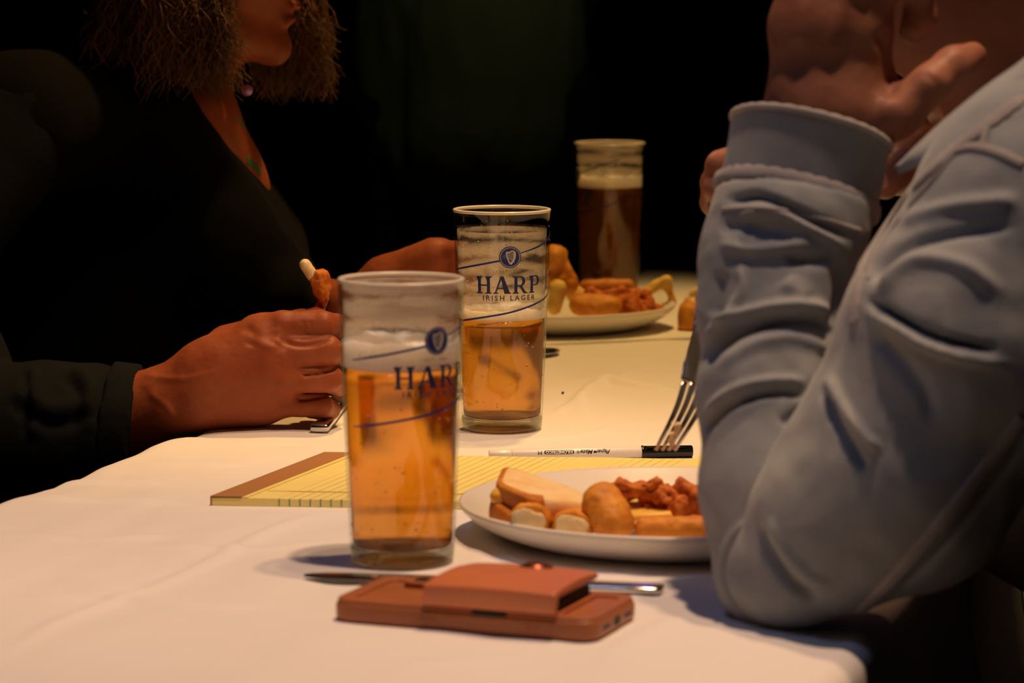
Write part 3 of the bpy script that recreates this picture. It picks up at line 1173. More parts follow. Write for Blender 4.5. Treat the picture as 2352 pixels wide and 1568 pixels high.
def bread(name, corners, thick, mats, parent, crusty=(0, 1)):
    """slice with crumb faces and a browned crust round it; corners are 3D, in order, on the upper face"""
    C = [Vector(c) for c in corners]
    n = (C[1] - C[0]).cross(C[-1] - C[0]).normalized()
    if n.z < 0: n = -n
    ctr = sum(C, Vector()) / len(C)
    # rounded outline
    out = []
    m = len(C)
    for i in range(m):
        a, b, c = C[i - 1], C[i], C[(i + 1) % m]
        for t in (0.0, 0.25, 0.5, 0.75, 1.0):
            p = b + (a - b) * 0.22 * (1 - t) ** 2 + (c - b) * 0.22 * t ** 2
            out.append(p)
    bm = bmesh.new()
    k = len(out)
    rings = []
    for (inset, dz) in ((0.55, 0.0008), (0.12, 0.0004), (0.03, -0.0008), (0.0, -thick * .2), (-0.015, -thick * .5), (0.0, -thick * .8), (0.04, -thick), (0.6, -thick)):
        rings.append([bm.verts.new(p + (ctr - p) * inset + n * dz) for p in out])
    fT = bm.faces.new(rings[0])
    fB = bm.faces.new(rings[-1])
    for r in range(len(rings) - 1):
        for i in range(k):
            j = (i + 1) % k
            f = bm.faces.new((rings[r][i], rings[r][j], rings[r + 1][j], rings[r + 1][i]))
            f.material_index = 1 if (1 <= r <= 6 and (i // 5) in crusty) else 0
    o = bm_obj(name, bm, mats, parent, True, subsurf=2)
    return o


SK = [MAT['crumb'], MAT['crust']]
Ys = pcy - 0.055
sw = empty('toast_sandwich', (PX(1230, 1200, Ys).x, Ys, TZ + 0.009), 'two halves of browned toast stacked at the left of the near plate', 'sandwich')
bread('bread_slice', [PX(1122, 1142, Ys + .012), PX(1165, 1112, Ys + .045), PX(1350, 1160, Ys + .045), PX(1335, 1205, Ys - .01), PX(1180, 1188, Ys - .022)], 0.0150, SK, sw, (4, 0, 1))
bread('bread_slice', [PX(1134, 1108, Ys + .010), PX(1152, 1066, Ys + .048), PX(1205, 1078, Ys + .050), PX(1350, 1130, Ys + .042), PX(1345, 1152, Ys - .008), PX(1210, 1140, Ys - .026)], 0.0155, [MAT['crumb'], MAT['crust']], sw, (5, 0, 1))
o = blob('filling', [(PX(1150, 1140, Ys + .01), PX(1320, 1175, Ys + .01), .007, .006)], MAT['yellow'], .0015, .0008, 200, 4, parent=sw)

for (xa, ya, seed, lab) in ((1217, 1194, 3, 'cut breaded stick showing white filling, below the toast'), (1316, 1209, 8, 'cut breaded stick showing white filling, between the other cut stick and oval nugget')):
    Yf = Ys - 0.030
    r = SR(33, Yf)
    t = empty('breaded_stick', PX(xa, ya + 25, Yf), lab, 'fried food')
    pA, pB = PX(xa + 2, ya, Yf), PX(xa + 14, ya - 12, Yf + .045)
    s = SDF()
    for dx in (-14, 14):
        s.cone(PX(xa + dx, ya + (1 if dx > 0 else -3), Yf), PX(xa + dx + 14, ya - 12, Yf + .045), r, r, .006)
    V, Q = s.build(.0013, disp=lambda V, N: V + N * (.0010 * fbm(V * 180, seed, 3))[:, None])
    # cut face: flattened front
    y0 = Yf - r * 0.35
    V[:, 1] = np.where(V[:, 1] < y0, y0 + (V[:, 1] - y0) * 0.15, V[:, 1])
    V[:, 2] = np.maximum(V[:, 2], TZ + .0135)
    quad_mesh('breading', V, Q, MAT['fried_gold'], t)
    fl = SDF()
    fl.cone(PX(xa - 17, ya - 4, y0), PX(xa + 13, ya + 2, y0), r * .74, r * .66, .004)
    V, Q = fl.build(.0011, disp=lambda V, N: V + N * (.0012 * fbm(V * 260, seed + 3, 3))[:, None])
    V[:, 1] = y0 - .0012 + (V[:, 1] - y0) * 0.22
    V[:, 2] = np.maximum(V[:, 2], TZ + .0140)
    quad_mesh('white_filling', V, Q, MAT['cheese'], t)

Yn = Ys - 0.034
o = blob('nugget', [(PX(1388, 1150, Yn + .012), PX(1415, 1198, Yn), SR(42, Yn), SR(40, Yn)), (PX(1372, 1160, Yn + .010), PX(1400, 1190, Yn + .004), SR(28, Yn), SR(36, Yn))], MAT['fried_gold'], .0016, .0008, 160, 6, k=.012, flat=TZ + .010)
tag(o, 'smooth golden oval nugget leaning against the toast', 'fried food')
o = blob('breaded_stick', [(PX(1482, 1212, Yn + .004), PX(1720, 1208, Yn + .012), SR(27, Yn), SR(27, Yn))], MAT['fried_gold'], .0016, .0009, 150, 16, flat=TZ + .010)
tag(o, 'long whole breaded stick lying along the front rim of the near plate', 'fried food')
Yk = Yn + .060
for (a, b, ra, rb, sd, lab) in ((( 1405, 1122), (1500, 1126), 15, 19, 21, 'crispy dark orange strip at the back of the near plate, next to the oval nugget'),
                                ((1478, 1118), (1535, 1140), 20, 22, 22, 'small craggy fried piece in the middle of the back row on the near plate'),
                                ((1492, 1168), (1560, 1162), 20, 24, 23, 'low craggy fried piece resting on yellow cheese on the near plate'),
                                ((1560, 1140), (1640, 1150), 34, 40, 24, 'largest dark crispy fried piece, touching the denim sleeve')):
    o = blob('fried_piece', [(PX(*a, Yk), PX(*b, Yk - .006), SR(ra, Yk), SR(rb, Yk)), (PX(a[0] + 20, a[1] + 18, Yk + .006), PX(b[0] - 16, b[1] + 16, Yk), SR(ra * .8, Yk), SR(rb * .7, Yk))],
             MAT['fried_dark'], .0012, .0042, 130, sd, k=.006, oct=4, relax=1)
    tag(o, lab, 'fried food')
for (cs, lab) in (([(1428, 1150), (1530, 1145), (1545, 1178), (1450, 1182)], 'yellow cheese slice lying between the nugget and the dark fried pieces'),):
    bm = bmesh.new()
    P = [PX(*c, Yk + dy) for c, dy in zip(cs, (.012, .012, -.018, -.018))]
    top = [bm.verts.new(p) for p in P]
    bot = [bm.verts.new(p - Vector((0, 0, .005))) for p in P]
    bm.faces.new(top)
    bm.faces.new(bot[::-1])
    for i in range(4):
        bm.faces.new((top[i], top[(i + 1) % 4], bot[(i + 1) % 4], bot[i]))
    tag(bm_obj('cheese_slice', bm, MAT['yellow'], None, True, 0.0015), lab, 'cheese')

# far plate food
Yf = fcy
items = [
    ('chicken_piece', [((1275, 592), (1292, 640), 24, 24), ((1280, 640), (1300, 655), 26, 22)], 'fried_gold', .004, 60, -.02, 'upright golden fried piece leaning up beside the middle pint', 'fried food'),
    ('potato_wedge', [((1282, 662), (1272, 705), 22, 18)], 'potato', .001, 60, -.05, 'yellow potato wedge at the left of the far plate', 'potato'),
    ('chicken_piece', [((1335, 700), (1400, 705), 28, 26)], 'fried_gold', .002, 60, -.07, 'rounded smooth fried piece at the front of the far plate', 'fried food'),
    ('chicken_piece', [((1370, 682), (1430, 690), 20, 20), ((1400, 700), (1450, 690), 20, 24)], 'fried_dark', .006, 90, -.03, 'dark crusty fried piece near the middle of the far plate', 'fried food'),
    ('chicken_piece', [((1430, 700), (1490, 715), 20, 14)], 'fried_dark', .006, 90, -.06, 'dark crusty fried piece low at the front of the far plate, under the others', 'fried food'),
    ('chicken_piece', [((1430, 678), (1480, 690), 18, 22)], 'fried_dark', .006, 90, -.01, 'dark crusty fried piece on top of the pile on the far plate', 'fried food'),
    ('chicken_piece', [((1475, 705), (1525, 718), 20, 10)], 'fried_dark', .005, 90, -.04, 'dark crusty fried strip reaching the edge of the far plate', 'fried food'),
    ('toast_piece', [((1350, 660), (1440, 658), 20, 18)], 'crust', .001, 60, .03, 'flat brown toast piece lying at the back of the far plate', 'bread'),
    ('flatbread_wrap', [((1478, 680), (1500, 660), 18, 14), ((1500, 660), (1530, 640), 14, 12), ((1530, 645), (1545, 690), 14, 12)], 'potato', .003, 60, .02, 'curled pale flatbread at the back edge of the far plate', 'bread'),
    ('potato_wedge', [((1320, 675), (1345, 690), 22, 20)], 'potato', .001, 60, 0.0, 'dull yellow potato wedge behind the fried pieces on the far plate', 'potato'),
]
for i, (nm, pr, mt, na, ns, dy, lab, cat) in enumerate(items):
    Yc = Yf + dy
    o = blob(nm, [(PX(*a, Yc), PX(*b, Yc), SR(ra, Yc), SR(rb, Yc)) for a, b, ra, rb in pr], MAT[mt], .0022, na, ns, 40 + i, k=.006)
    tag(o, lab, cat)
Yr = TT(1600, 765).y + 0.03
roll = empty('bread_roll', TT(1605, 765), 'chunk of golden bread roll on the cloth behind the fork', 'bread')
s = SDF()
for (x, y) in ((1582, 715), (1582, 745), (1625, 722), (1625, 745)):
    s.cone(PX(x, y, Yr - .008), PX(x + 3, y, Yr + .02), SR(24, Yr), SR(24, Yr), .01)
V, Q = s.build(.002, disp=lambda V, N: V + N * (.001 * fbm(V * 80, 77))[:, None])
quad_mesh('crust', V, Q, MAT['fried_gold'], roll)
blobm = SDF()
blobm.cone(PX(1590, 690, Yr + .01), PX(1600, 672, Yr + .01), SR(16, Yr), SR(11, Yr), .01)
V, Q = blobm.build(.0016, disp=lambda V, N: V + N * (.003 * fbm(V * 130, 78))[:, None])
q = quad_mesh('torn_crumb', V, Q, MAT['cheese'], roll)

# ------------------------------------------------------------------ legal pad
A = TT(487, 1163)
B = TT(1075, 1172)
Cc = TT(748, 1048, .004)
lx = (B - A); lx.z = 0; lx.normalize()
wy = (Cc - A); wy.z = 0
print('pad', A[:], B[:], Cc[:], 'angle', math.degrees(lx.angle(wy)), 'width', wy.length)
PW = wy.length
wyd = wy.normalized()
PLn = 0.290
TH_P = 0.0052
pad = empty('legal_pad', A, 'yellow ruled legal pad with brown binding strip, lying behind the near pint', 'notepad')


def padpt(u, w, z):
    p = A + lx * u + wyd * w
    return Vector((p.x, p.y, TZ + 0.0008 + z))


def padbox(name, ua, ub, wa, wb, za, zb, mat, nx=1, wav=None):
    bm = bmesh.new()
    grid = []
    for z in (za, zb):
        rows = []
        for i in range(nx + 1):
            u = ua + (ub - ua) * i / nx
            rows.append([bm.verts.new(padpt(u, w, z + (wav(u, w) if wav and z == zb else 0))) for w in (wa, wb)])
        grid.append(rows)
    for i in range(nx):
        for g_ in grid:
            bm.faces.new((g_[i][0], g_[i + 1][0], g_[i + 1][1], g_[i][1]))
        bm.faces.new((grid[0][i][0], grid[0][i + 1][0], grid[1][i + 1][0], grid[1][i][0]))
        bm.faces.new((grid[0][i][1], grid[0][i + 1][1], grid[1][i + 1][1], grid[1][i][1]))
    for i in (0, nx):
        bm.faces.new((grid[0][i][0], grid[0][i][1], grid[1][i][1], grid[1][i][0]))
    return bm_obj(name, bm, mat, pad, False)


wavf = lambda u, w: 0.00012 * math.sin(u * 70) + 0.0001 * math.sin(u * 31 + 1)
padbox('paper_block', 0.0, PLn, 0, PW, 0, TH_P, MAT['paper'], 40, wavf)
padbox('binding_strip', -0.0006, 0.0210, -0.0006, PW + .0006, TH_P + .0009, TH_P + .0014, MAT['cardboard'])
padbox('torn_stub', 0.0205, 0.0245, 0, PW, TH_P + .0004, TH_P + .0010, MAT['paper'])
padbox('binding_strip', -0.0010, -0.0002, -0.0006, PW + .0006, 0, TH_P + .0014, MAT['cardboard'])
for k in range(33):
    u = 0.046 + k * 0.00715
    if u > PLn - 0.004: break
    o = padbox('ruled_line', u, u + .00030, 0.0006, PW, TH_P + .0001, TH_P + .00026, MAT['rule_blue'])
    if k < 16:
        padbox('edge_mark', u, u + .0010, -0.00025, 0.0004, 0.0003, TH_P + .0001, MAT['rule_edge'])
padbox('margin_line', 0.026, PLn, 0.0300, 0.0306, TH_P + .0001, TH_P + .00030, MAT['rule_red'])
padbox('margin_line', 0.026, PLn, 0.0318, 0.0323, TH_P + .0001, TH_P + .00030, MAT['rule_red'])
pg = padbox('curled_page', PLn - .012, PLn + .002, 0, PW, TH_P + .001, TH_P + .0025, MAT['paper'])

# ------------------------------------------------------------------ pen
pe0, pe1 = TT(1123, 1061), TT(1590, 1052)
pe0.z = pe1.z = TZ + .0052
pdv = (pe1 - pe0)
PLEN = pdv.length
pdv.normalize()
pen = empty('ballpoint_pen', (pe0 + pe1) / 2, 'white ballpoint pen with black cap lying behind the legal pad', 'pen')
side = Vector((-pdv.y, pdv.x, 0))
cap0 = PLEN * 0.747


def rod(name, stations, mat, parent=pen, seg=28):
    V, Fc = [], []
    for (t, r) in stations:
        for k in range(seg):
            a = 2 * PI * k / seg
            V.append(pe0 + pdv * t + side * (r * math.cos(a)) + Vector((0, 0, r * math.sin(a))))
    for i in range(len(stations) - 1):
        for k in range(seg):
            l = (k + 1) % seg
            Fc.append((i * seg + k, i * seg + l, (i + 1) * seg + l, (i + 1) * seg + k))
    Fc.append(tuple(range(seg)))
    Fc.append(tuple((len(stations) - 1) * seg + k for k in range(seg)))
    bm = bmesh.new()
    vs = [bm.verts.new(v) for v in V]
    for f in Fc: bm.faces.new([vs[i] for i in f])
    return bm_obj(name, bm, mat, parent, True, 0.0002)


rod('barrel', [(0.017, .00405), (0.0171, .00425), (cap0 + .003, .00435)], MAT['white_plastic'])
rod('end_plug', [(0, .0036), (0.0006, .0040), (0.0169, .00412)], MAT['white_plastic'])
rod('cap', [(cap0, .0046), (cap0 + .0003, .0052), (cap0 + .0016, .0052), (cap0 + .0018, .0049), (PLEN - .001, .0047), (PLEN, .0042)], MAT['black_plastic'])
V, Fc = sweep('clip', [pe0 + pdv * (cap0 + .004) - side * .0035 + Vector((0, 0, .0045)), pe0 + pdv * (PLEN - .014) - side * .0035 + Vector((0, 0, .0045)), pe0 + pdv * (PLEN - .004) - side * .002 + Vector((0, 0, .0040))], [.003] * 3, [.0012] * 3, (0, 1, 0), None, seg=8, power=4)
mesh_np('clip', V, Fc, MAT['black_plastic'], pen)


def pen_text(s, t0, size, shear=0.0, bold=0.0, mat='ink', name='printed_words', off=.00012, flat_bg=None, squash=1.0):
    """upside-down lettering wrapped on the barrel, facing the near end"""
    V, Fc = text_mesh(s, size, shear, bold, 1.0, 0.00035) if s else (None, None)
    if flat_bg:
        w, h = flat_bg
        poly = rrect(-w / 2, -h / 2, w / 2, h / 2, h * .3)
        V = [(x, y, 0) for x, y in poly]
        Fc = [tuple(range(len(V)))]
    out = []
    R = .0043
    for x, y, _ in V:
        x *= squash
        a = -(y / R) + math.radians(28)          # angle above horizontal on the near side
        p = pe0 + pdv * (t0 - x) - side * ((R + off) * math.cos(a)) + Vector((0, 0, (R + off) * math.sin(a)))
        out.append(p)
    bm = bmesh.new()
    vs = [bm.verts.new(v) for v in out]
    for f in Fc:
        try: bm.faces.new([vs[i] for i in f])
        except ValueError: pass
    if flat_bg: bmesh.ops.triangulate(bm, faces=bm.faces)
    return bm_obj(name, bm, MAT[mat], pen, False)


tp = lambda px: (px - 1123) / (1590 - 1123) * PLEN
pen_text('Paper', tp(1383), .0047, .4, .0001)
pen_text('Mate', tp(1346), .0047, .4, .0001)
pen_text('\u2665', tp(1364), .0022)
pen_text('\u00ae', tp(1325), .0034)
pen_text('KILOMETRICO', tp(1282), .0031, 0, .00012, 'white_plastic', off=.00022, squash=1.02)
V_ = None
for xx in np.linspace(tp(1250), tp(1314), 1):
    bmv, fcs = [], []
    n_ = 14
    R = .0043
    for i in range(n_ + 1):
        t_ = tp(1248) + (tp(1316) - tp(1248)) * i / n_
        for j in range(6):
            hh = .0016 if 0 < i < n_ else .0011
            a = math.radians(28) + (-(hh) + 2 * hh * j / 5) / R
            bmv.append(pe0 + pdv * t_ - side * ((R + .00012) * math.cos(a)) + Vector((0, 0, (R + .00012) * math.sin(a))))
    for i in range(n_):
        for j in range(5):
            fcs.append((i * 6 + j, (i + 1) * 6 + j, (i + 1) * 6 + j + 1, i * 6 + j + 1))
    mesh_np('printed_panel', bmv, fcs, MAT['ink'], pen)
pen_text('M', tp(1238), .0046)

# ------------------------------------------------------------------ cutlery
def knife(tip, end, label):
    tip, end = Vector(tip), Vector(end)
    L = (end - tip).length
    d = (end - tip).normalized()
    sd = Vector((-d.y, d.x, 0))
    k = empty('table_knife', (tip + end) / 2, label, 'cutlery')
    st = [(0, .002), (.004, .008), (.012, .013), (.03, .0175), (.06, .019), (.085, .017), (.098, .010)]
    bm = bmesh.new()
    top, bot = [], []
    for t, w in st:
        p = tip + d * t * L / .21
        zt = .0035 + .0006 * (t / .1)
        top.append((bm.verts.new(p + sd * w * .55 + Vector((0, 0, zt + .0008))), bm.verts.new(p - sd * w * .45 + Vector((0, 0, zt)))))
        bot.append((bm.verts.new(p + sd * w * .55 + Vector((0, 0, zt - .0010))), bm.verts.new(p - sd * w * .45 + Vector((0, 0, zt - .0006)))))
    for i in range(len(st) - 1):
        bm.faces.new((top[i][0], top[i + 1][0], top[i + 1][1], top[i][1]))
        bm.faces.new((bot[i][0], bot[i][1], bot[i + 1][1], bot[i + 1][0]))
        bm.faces.new((top[i][0], bot[i][0], bot[i + 1][0], top[i + 1][0]))
        bm.faces.new((top[i][1], top[i + 1][1], bot[i + 1][1], bot[i][1]))
    bm.faces.new((top[0][0], top[0][1], bot[0][1], bot[0][0]))
    bm.faces.new((top[-1][0], bot[-1][0], bot[-1][1], top[-1][1]))
    bm_obj('blade', bm, MAT['steel'], k, True, 0.0003)
    ts = [.096, .102, .115, .15, .19, .207, .21]
    V, Fc = sweep('h', [tip + d * t * L / .21 + Vector((0, 0, .0036)) for t in ts], [.008, .010, .012, .014, .017, .0175, .014], [.005, .006, .0062, .006, .0055, .005, .004], sd, None, seg=16, power=3)
    mesh_np('handle', V, Fc, MAT['steel'], k)
    return k


knife(TT(698, 1334, 0), TT(1522, 1366, 0), 'steel table knife lying half under the brown phone case')
e0, e1 = TT(733, 996), TT(800, 938)
dv = (e1 - e0); dv.z = 0; dv.normalize()
k = empty('dessert_spoon', e0, 'steel cutlery handle lying beside the resting fist, behind the near pint', 'cutlery')
sd = Vector((-dv.y, dv.x, 0))
V, Fc = sweep('h', [e0 + dv * t + Vector((0, 0, z)) for t, z in ((0, .0042), (.002, .0045), (.04, .0048), (.09, .0065), (.12, .007), (.135, .005))], [.013, .015, .012, .008, .006, .008], [.005, .0065, .006, .004, .003, .003], sd, None, seg=16, power=5)
mesh_np('handle', V, Fc, MAT['steel'], k)


def spoon_bowl(c, d, sd, L, Wd, parent, dz=.006):
    V, Fc = [], []
    n, m = 14, 20
    for i in range(n + 1):
        r = i / n
        for j in range(m):
            a = 2 * PI * j / m
            V.append(c + d * (L / 2 * r * math.cos(a)) + sd * (Wd / 2 * r * math.sin(a)) + Vector((0, 0, .0012 + dz * r * r)))
    for i in range(n):
        for j in range(m):
            Fc.append((i * m + j, (i + 1) * m + j, (i + 1) * m + (j + 1) % m, i * m + (j + 1) % m))
    o = mesh_np('bowl', V, Fc, MAT['steel'], parent)
    s = o.modifiers.new('t', 'SOLIDIFY')
    s.thickness = .0012
    return o


spoon_bowl(e0 + dv * .158, dv, sd, .055, .036, k)
s0, s1 = TT(1266, 813), TT(1064, 872)
dv = (s0 - s1); dv.z = 0; LL = dv.length; dv.normalize()
sd = Vector((-dv.y, dv.x, 0))
k = empty('teaspoon', s1, 'small steel spoon lying behind the middle pint, tip showing at its right', 'cutlery')
c_ = Vector((s0.x, s0.y, TZ)) - dv * .024
spoon_bowl(c_, dv, sd, .048, .032, k, .005)
a_ = c_ - dv * .022
V, Fc = sweep('h', [a_ + Vector((0, 0, .006)), a_ - dv * .03 + Vector((0, 0, .009)), a_ - dv * .08 + Vector((0, 0, .006)), a_ - dv * .12 + Vector((0, 0, .004)), a_ - dv * .13 + Vector((0, 0, .0035))], [.005, .004, .006, .011, .008], [.002, .003, .0025, .002, .002], sd, None, seg=12)
mesh_np('handle', V, Fc, MAT['steel'], k)

# fork, held by the far hand
fk = empty('dinner_fork', PX(1610, 700, 1.98), 'steel fork held tines down over the pen cap beside the denim sleeve', 'cutlery')
wd = Vector((0.82, 0.55, -0.10)).normalized()
path = [PX(1652, 400, 2.00), PX(1640, 500, 1.995), PX(1622, 620, 1.99), PX(1607, 715, 1.985), PX(1604, 760, 1.98), PX(1604, 800, 1.978), PX(1605, 840, 1.975), PX(1600, 885, 1.968)]
pp = spline([tuple(p) for p in path], 40)
wv = np.interp(np.linspace(0, 7, 40), range(8), [.014, .011, .0065, .0058, .0085, .017, .0245, .0255])
tv = np.interp(np.linspace(0, 7, 40), range(8), [.003, .003, .003, .003, .0026, .0022, .0018, .0017])
V, Fc = sweep('b', pp, wv, tv, wd, None, seg=16, power=2.6)
mesh_np('handle', V, Fc, MAT['steel'], fk)
for k in range(4):
    off = (k - 1.5) * .0069
    a = pp[-1]
    tpth = [Vector(a) + wd * off, PX(1586, 925, 1.962) + wd * off * .92, PX(1564, 970, 1.957) + wd * off * .84, PX(1540, 1012, 1.955) + wd * off * .76, PX(1528, 1034, 1.955) + wd * off * .72]
    tpth[0] = tpth[0] - (tpth[1] - tpth[0]) * 0.2
    q = spline([tuple(p) for p in tpth], 16)
    V, Fc = sweep('t', q, np.linspace(.0046, .0026, 16), np.linspace(.0018, .0012, 16), wd, None, seg=10, power=3)
    mesh_np('tine', V, Fc, MAT['steel'], fk)
fb = SDF()
for i in range(12):
    t = i / 11
    p = PX(1538 + 22 * t + rng.uniform(-8, 8), 1022 - 50 * t + rng.uniform(-6, 6), 1.952)
    fb.cone(p, p + Vector((.001, 0, .001)), .0015, .0012, .001)
V, Q = fb.build(.0006)
o = quad_mesh('food_bits', V, Q, MAT['cheese'], None)
tag(o, 'pale food scraps stuck between the fork tines', 'food', kind='stuff')

# ------------------------------------------------------------------ phone case with card wallet
c0, c1, c2 = TT(757, 1430), TT(1352, 1480), TT(1500, 1440)
px_ = (c1 - c0); px_.z = 0; PHL = px_.length; px_.normalize()
py_ = Vector((-px_.y, px_.x, 0))
PHW = 0.076
print('phone', PHL, (c2 - c1).length, math.degrees(px_.angle((c2 - c1).normalized())))
PHL = 0.158
MP = Matrix(((px_.x, py_.x, 0, c0.x), (px_.y, py_.y, 0, c0.y), (0, 0, 1, TZ + 0.0008), (0, 0, 0, 1)))
ph = empty('phone_case', c0, 'brown leather phone case lying face down with card wallet on its back', 'phone')
PHT = 0.0125
lip = 0.0009


def pbox(name, x0, y0, x1, y1, z0, z1, r, mat, bevel=.0015, seg=3, par=None, n=6, M2=None):
    bm = prism_bm(rrect(x0, y0, x1, y1, r, n), z0, z1, MP @ (M2 or Matrix()))
    return bm_obj(name, bm, mat, par or ph, True, bevel, seg)


pbox('case_body', 0, 0, PHL, PHW, 0, PHT - lip, .011, MAT['leather'], .0030, 4)
# raised frame round the back
def ringbox(name, o, i, z0, z1, ro, ri, mat, bev=.0005):
    bm = bmesh.new()
    A_, B_ = rrect(*o, ro, 6), rrect(*i, ri, 6)
    R_ = []
    for z in (z0, z1):
        R_.append([[bm.verts.new((x, y, z)) for x, y in P] for P in (A_, B_)])
    n = len(A_)
    for k in range(n):
        l = (k + 1) % n
        bm.faces.new((R_[1][0][k], R_[1][0][l], R_[1][1][l], R_[1][1][k]))
        bm.faces.new((R_[0][0][k], R_[0][0][l], R_[0][1][l], R_[0][1][k]))
        bm.faces.new((R_[0][0][k], R_[0][0][l], R_[1][0][l], R_[1][0][k]))
        bm.faces.new((R_[0][1][k], R_[0][1][l], R_[1][1][l], R_[1][1][k]))
    bmesh.ops.transform(bm, matrix=MP, verts=bm.verts)
    return bm_obj(name, bm, mat, ph, True, bev, 2)


ringbox('back_frame', (.0012, .0012, PHL - .0012, PHW - .0012), (.010, .010, PHL - .008, PHW - .010), PHT - lip - .0005, PHT + .0004, .010, .005, MAT['leather'], .0006)
pbox('camera_surround', .022, .050, .058, .070, PHT - .001, PHT + .0028, .006, MAT['leather'], .0009, 3)
pbox('camera_window', .027, .054, .054, .066, PHT + .0025, PHT + .0030, .004, MAT['dark_slot'], .0002, 1)
wal0, wal1 = .058, .136
pbox('wallet_base', wal0, .004, wal1, PHW - .010, PHT - .0008, PHT + .0016, .003, MAT['leather_w'], .0006, 2)
# wallet: folded flap, front spine rounded
def wallet():
    ys = np.linspace(0.0, 1.0, 30)
    prof = []
    y0, y1 = -0.002, PHW - .006
    th = .0122
    for k in range(9):
        a = PI + PI / 2 * 0 - PI / 2 * k / 8
        prof.append((y0 + .0028 + .0028 * math.cos(a), PHT + .0016 + th - .0028 + .0028 * math.sin(a)))
    pr = [(y0 + .001, PHT + .0014), (y0, PHT + .003)] + prof
    for k in range(1, 12):
        t = k / 11
        pr.append((y0 + .003 + (y1 - y0 - .003) * t, PHT + .0016 + th + .0016 * math.sin(PI * t) - .0010 * t * t))
    pr += [(y1 + .0012, PHT + .0016 + th - .0022), (y1, PHT + .0016 + th - .0036), (y1 - .002, PHT + .0016 + th - .004), (y0 + .006, PHT + .0016 + th - .0034), (y0 + .0042, PHT + .005), (y0 + .0042, PHT + .0014)]
    bm = bmesh.new()
    nx = 22
    rows = []
    for i in range(nx + 1):
        t = i / nx
        x = wal0 + (wal1 - wal0) * t
        e = 0
        if t < .06: e = (.06 - t) / .06
        if t > .94: e = (t - .94) / .06
        row = []
        for (y, z) in pr:
            yy = y
            if y > PHW - .022: yy = y - e * e * .004
            zz = z + .0012 * math.sin(PI * t) * (z > PHT + .008)
            row.append(bm.verts.new((x, yy, zz)))
        rows.append(row)
    m = len(pr)
    for i in range(nx):
        for k in range(m):
            l = (k + 1) % m
            bm.faces.new((rows[i][k], rows[i + 1][k], rows[i + 1][l], rows[i][l]))
    bm.faces.new(rows[0][::-1])
    bm.faces.new(rows[-1])
    bmesh.ops.transform(bm, matrix=MP, verts=bm.verts)
    o = bm_obj('card_wallet', bm, MAT['leather_w'], ph, True, .0004, 2)
    o['label'] = 'reddish leather card wallet'
    return o


wallet()
pbox('card_stack', wal0 + .004, .006, wal1 - .003, PHW - .012, PHT + .0018, PHT + .0062, .003, MAT['dark_slot'], .0003, 1)
sc_ = MP @ Vector((wal0 + .053 * 1.0 - .010, PHW - .016, PHT + .0150))
lathe('snap_button', [(0, .0026), (.003, .0029), (.0052, .0026), (.0068, .0016), (.0074, .0006), (.0095, .0004), (.0100, 0), (.0100, -.0015), (0, -.0015)], sc_, MAT['brass'], ph, 40)
# ports in the short right end, buttons along the long side
def slot(name, y, z, w, h, mat='dark_slot'):
    bm = bmesh.new()
    P = rrect(-w / 2, -h / 2, w / 2, h / 2, min(w, h) * .45, 4)
    f0 = [bm.verts.new(MP @ Vector((PHL + .00015, y + a, z + b))) for a, b in P]
    f1 = [bm.verts.new(MP @ Vector((PHL - .0004, y + a, z + b))) for a, b in P]
    bm.faces.new(f0)
    n = len(P)
    for i in range(n): bm.faces.new((f0[i], f0[(i + 1) % n], f1[(i + 1) % n], f1[i]))
    return bm_obj(name, bm, MAT[mat], ph, False)


slot('speaker_slot', .020, .0056, .012, .0022)
slot('charging_port', .0375, .0056, .0105, .0052)
slot('microphone_slot', .055, .0056, .012, .0022)
for xa, xb in ((.030, .040), (.043, .053), (.055, .065), (.118, .121), (.1225, .1255)):
    pbox('side_button', xa, -.00025, xb, .0012, .0045, .0066, .0003, MAT['leather'], .0002, 1, n=2)
pbox('magnet_notch', .086, -.0001, .106, .0030, PHT - .0025, PHT + .0006, .0005, MAT['dark_slot'], .0001, 1, n=2)

# small crumb on the cloth
o = blob('crumb', [(TT(1292, 902, .001), TT(1294, 901, .001), .0012, .0009)], MAT['dark_slot'], .0005)
tag(o, 'tiny dark crumb on the bare cloth right of the middle pint', 'crumb')


# ================================================================== woman across the table (left)
wo = empty('person', (-0.55, 2.75, 0), 'woman with blond hair in dark cardigan, fist on the table edge', 'person')
YH = 2.85          # head and chest
body = SDF()
r_ = lambda v: SR(v, YH)
hc = PX(455, -170, YH)
body.ell(hc, (r_(215), r_(165), r_(250)), .03)
body.ell(PX(548, -60, YH), (r_(108), r_(120), r_(150)), .02)               # face mass
body.cone(PX(627, 108, YH), PX(470, 60, YH + .05), r_(38), r_(66), .010)    # jaw
body.cone(PX(627, 108, YH), PX(470, 60, YH - .05), r_(38), r_(60), .010)
body.cone(PX(622, 50, YH), PX(634, -30, YH), r_(36), r_(44), .008)         # mouth area
body.cone(PX(674, 10, YH + .008), PX(674, 10, YH - .010), r_(14), r_(14), .004)   # upper lip
body.cone(PX(663, 46, YH + .008), PX(663, 46, YH - .010), r_(13), r_(13), .003)   # lower lip
body.cone(PX(700, -55, YH), PX(665, -150, YH), r_(20), r_(12), .01)        # nose
body.ell(PX(648, -150, YH - .032), (r_(22), r_(30), r_(16)), .006)         # eyes
body.ell(PX(648, -150, YH + .032), (r_(22), r_(30), r_(16)), .006)
body.ell(PX(420, -110, YH - .075), (r_(26), r_(12), r_(45)), .006)         # ear
body.ell(PX(420, -110, YH + .075), (r_(26), r_(12), r_(45)), .006)
body.cone(PX(430, 40, YH), PX(395, 260, YH), r_(125), r_(128), .02)        # neck
body.cone(PX(425, 290, YH + .04), PX(487, 440, YH), r_(128), r_(120), .02)
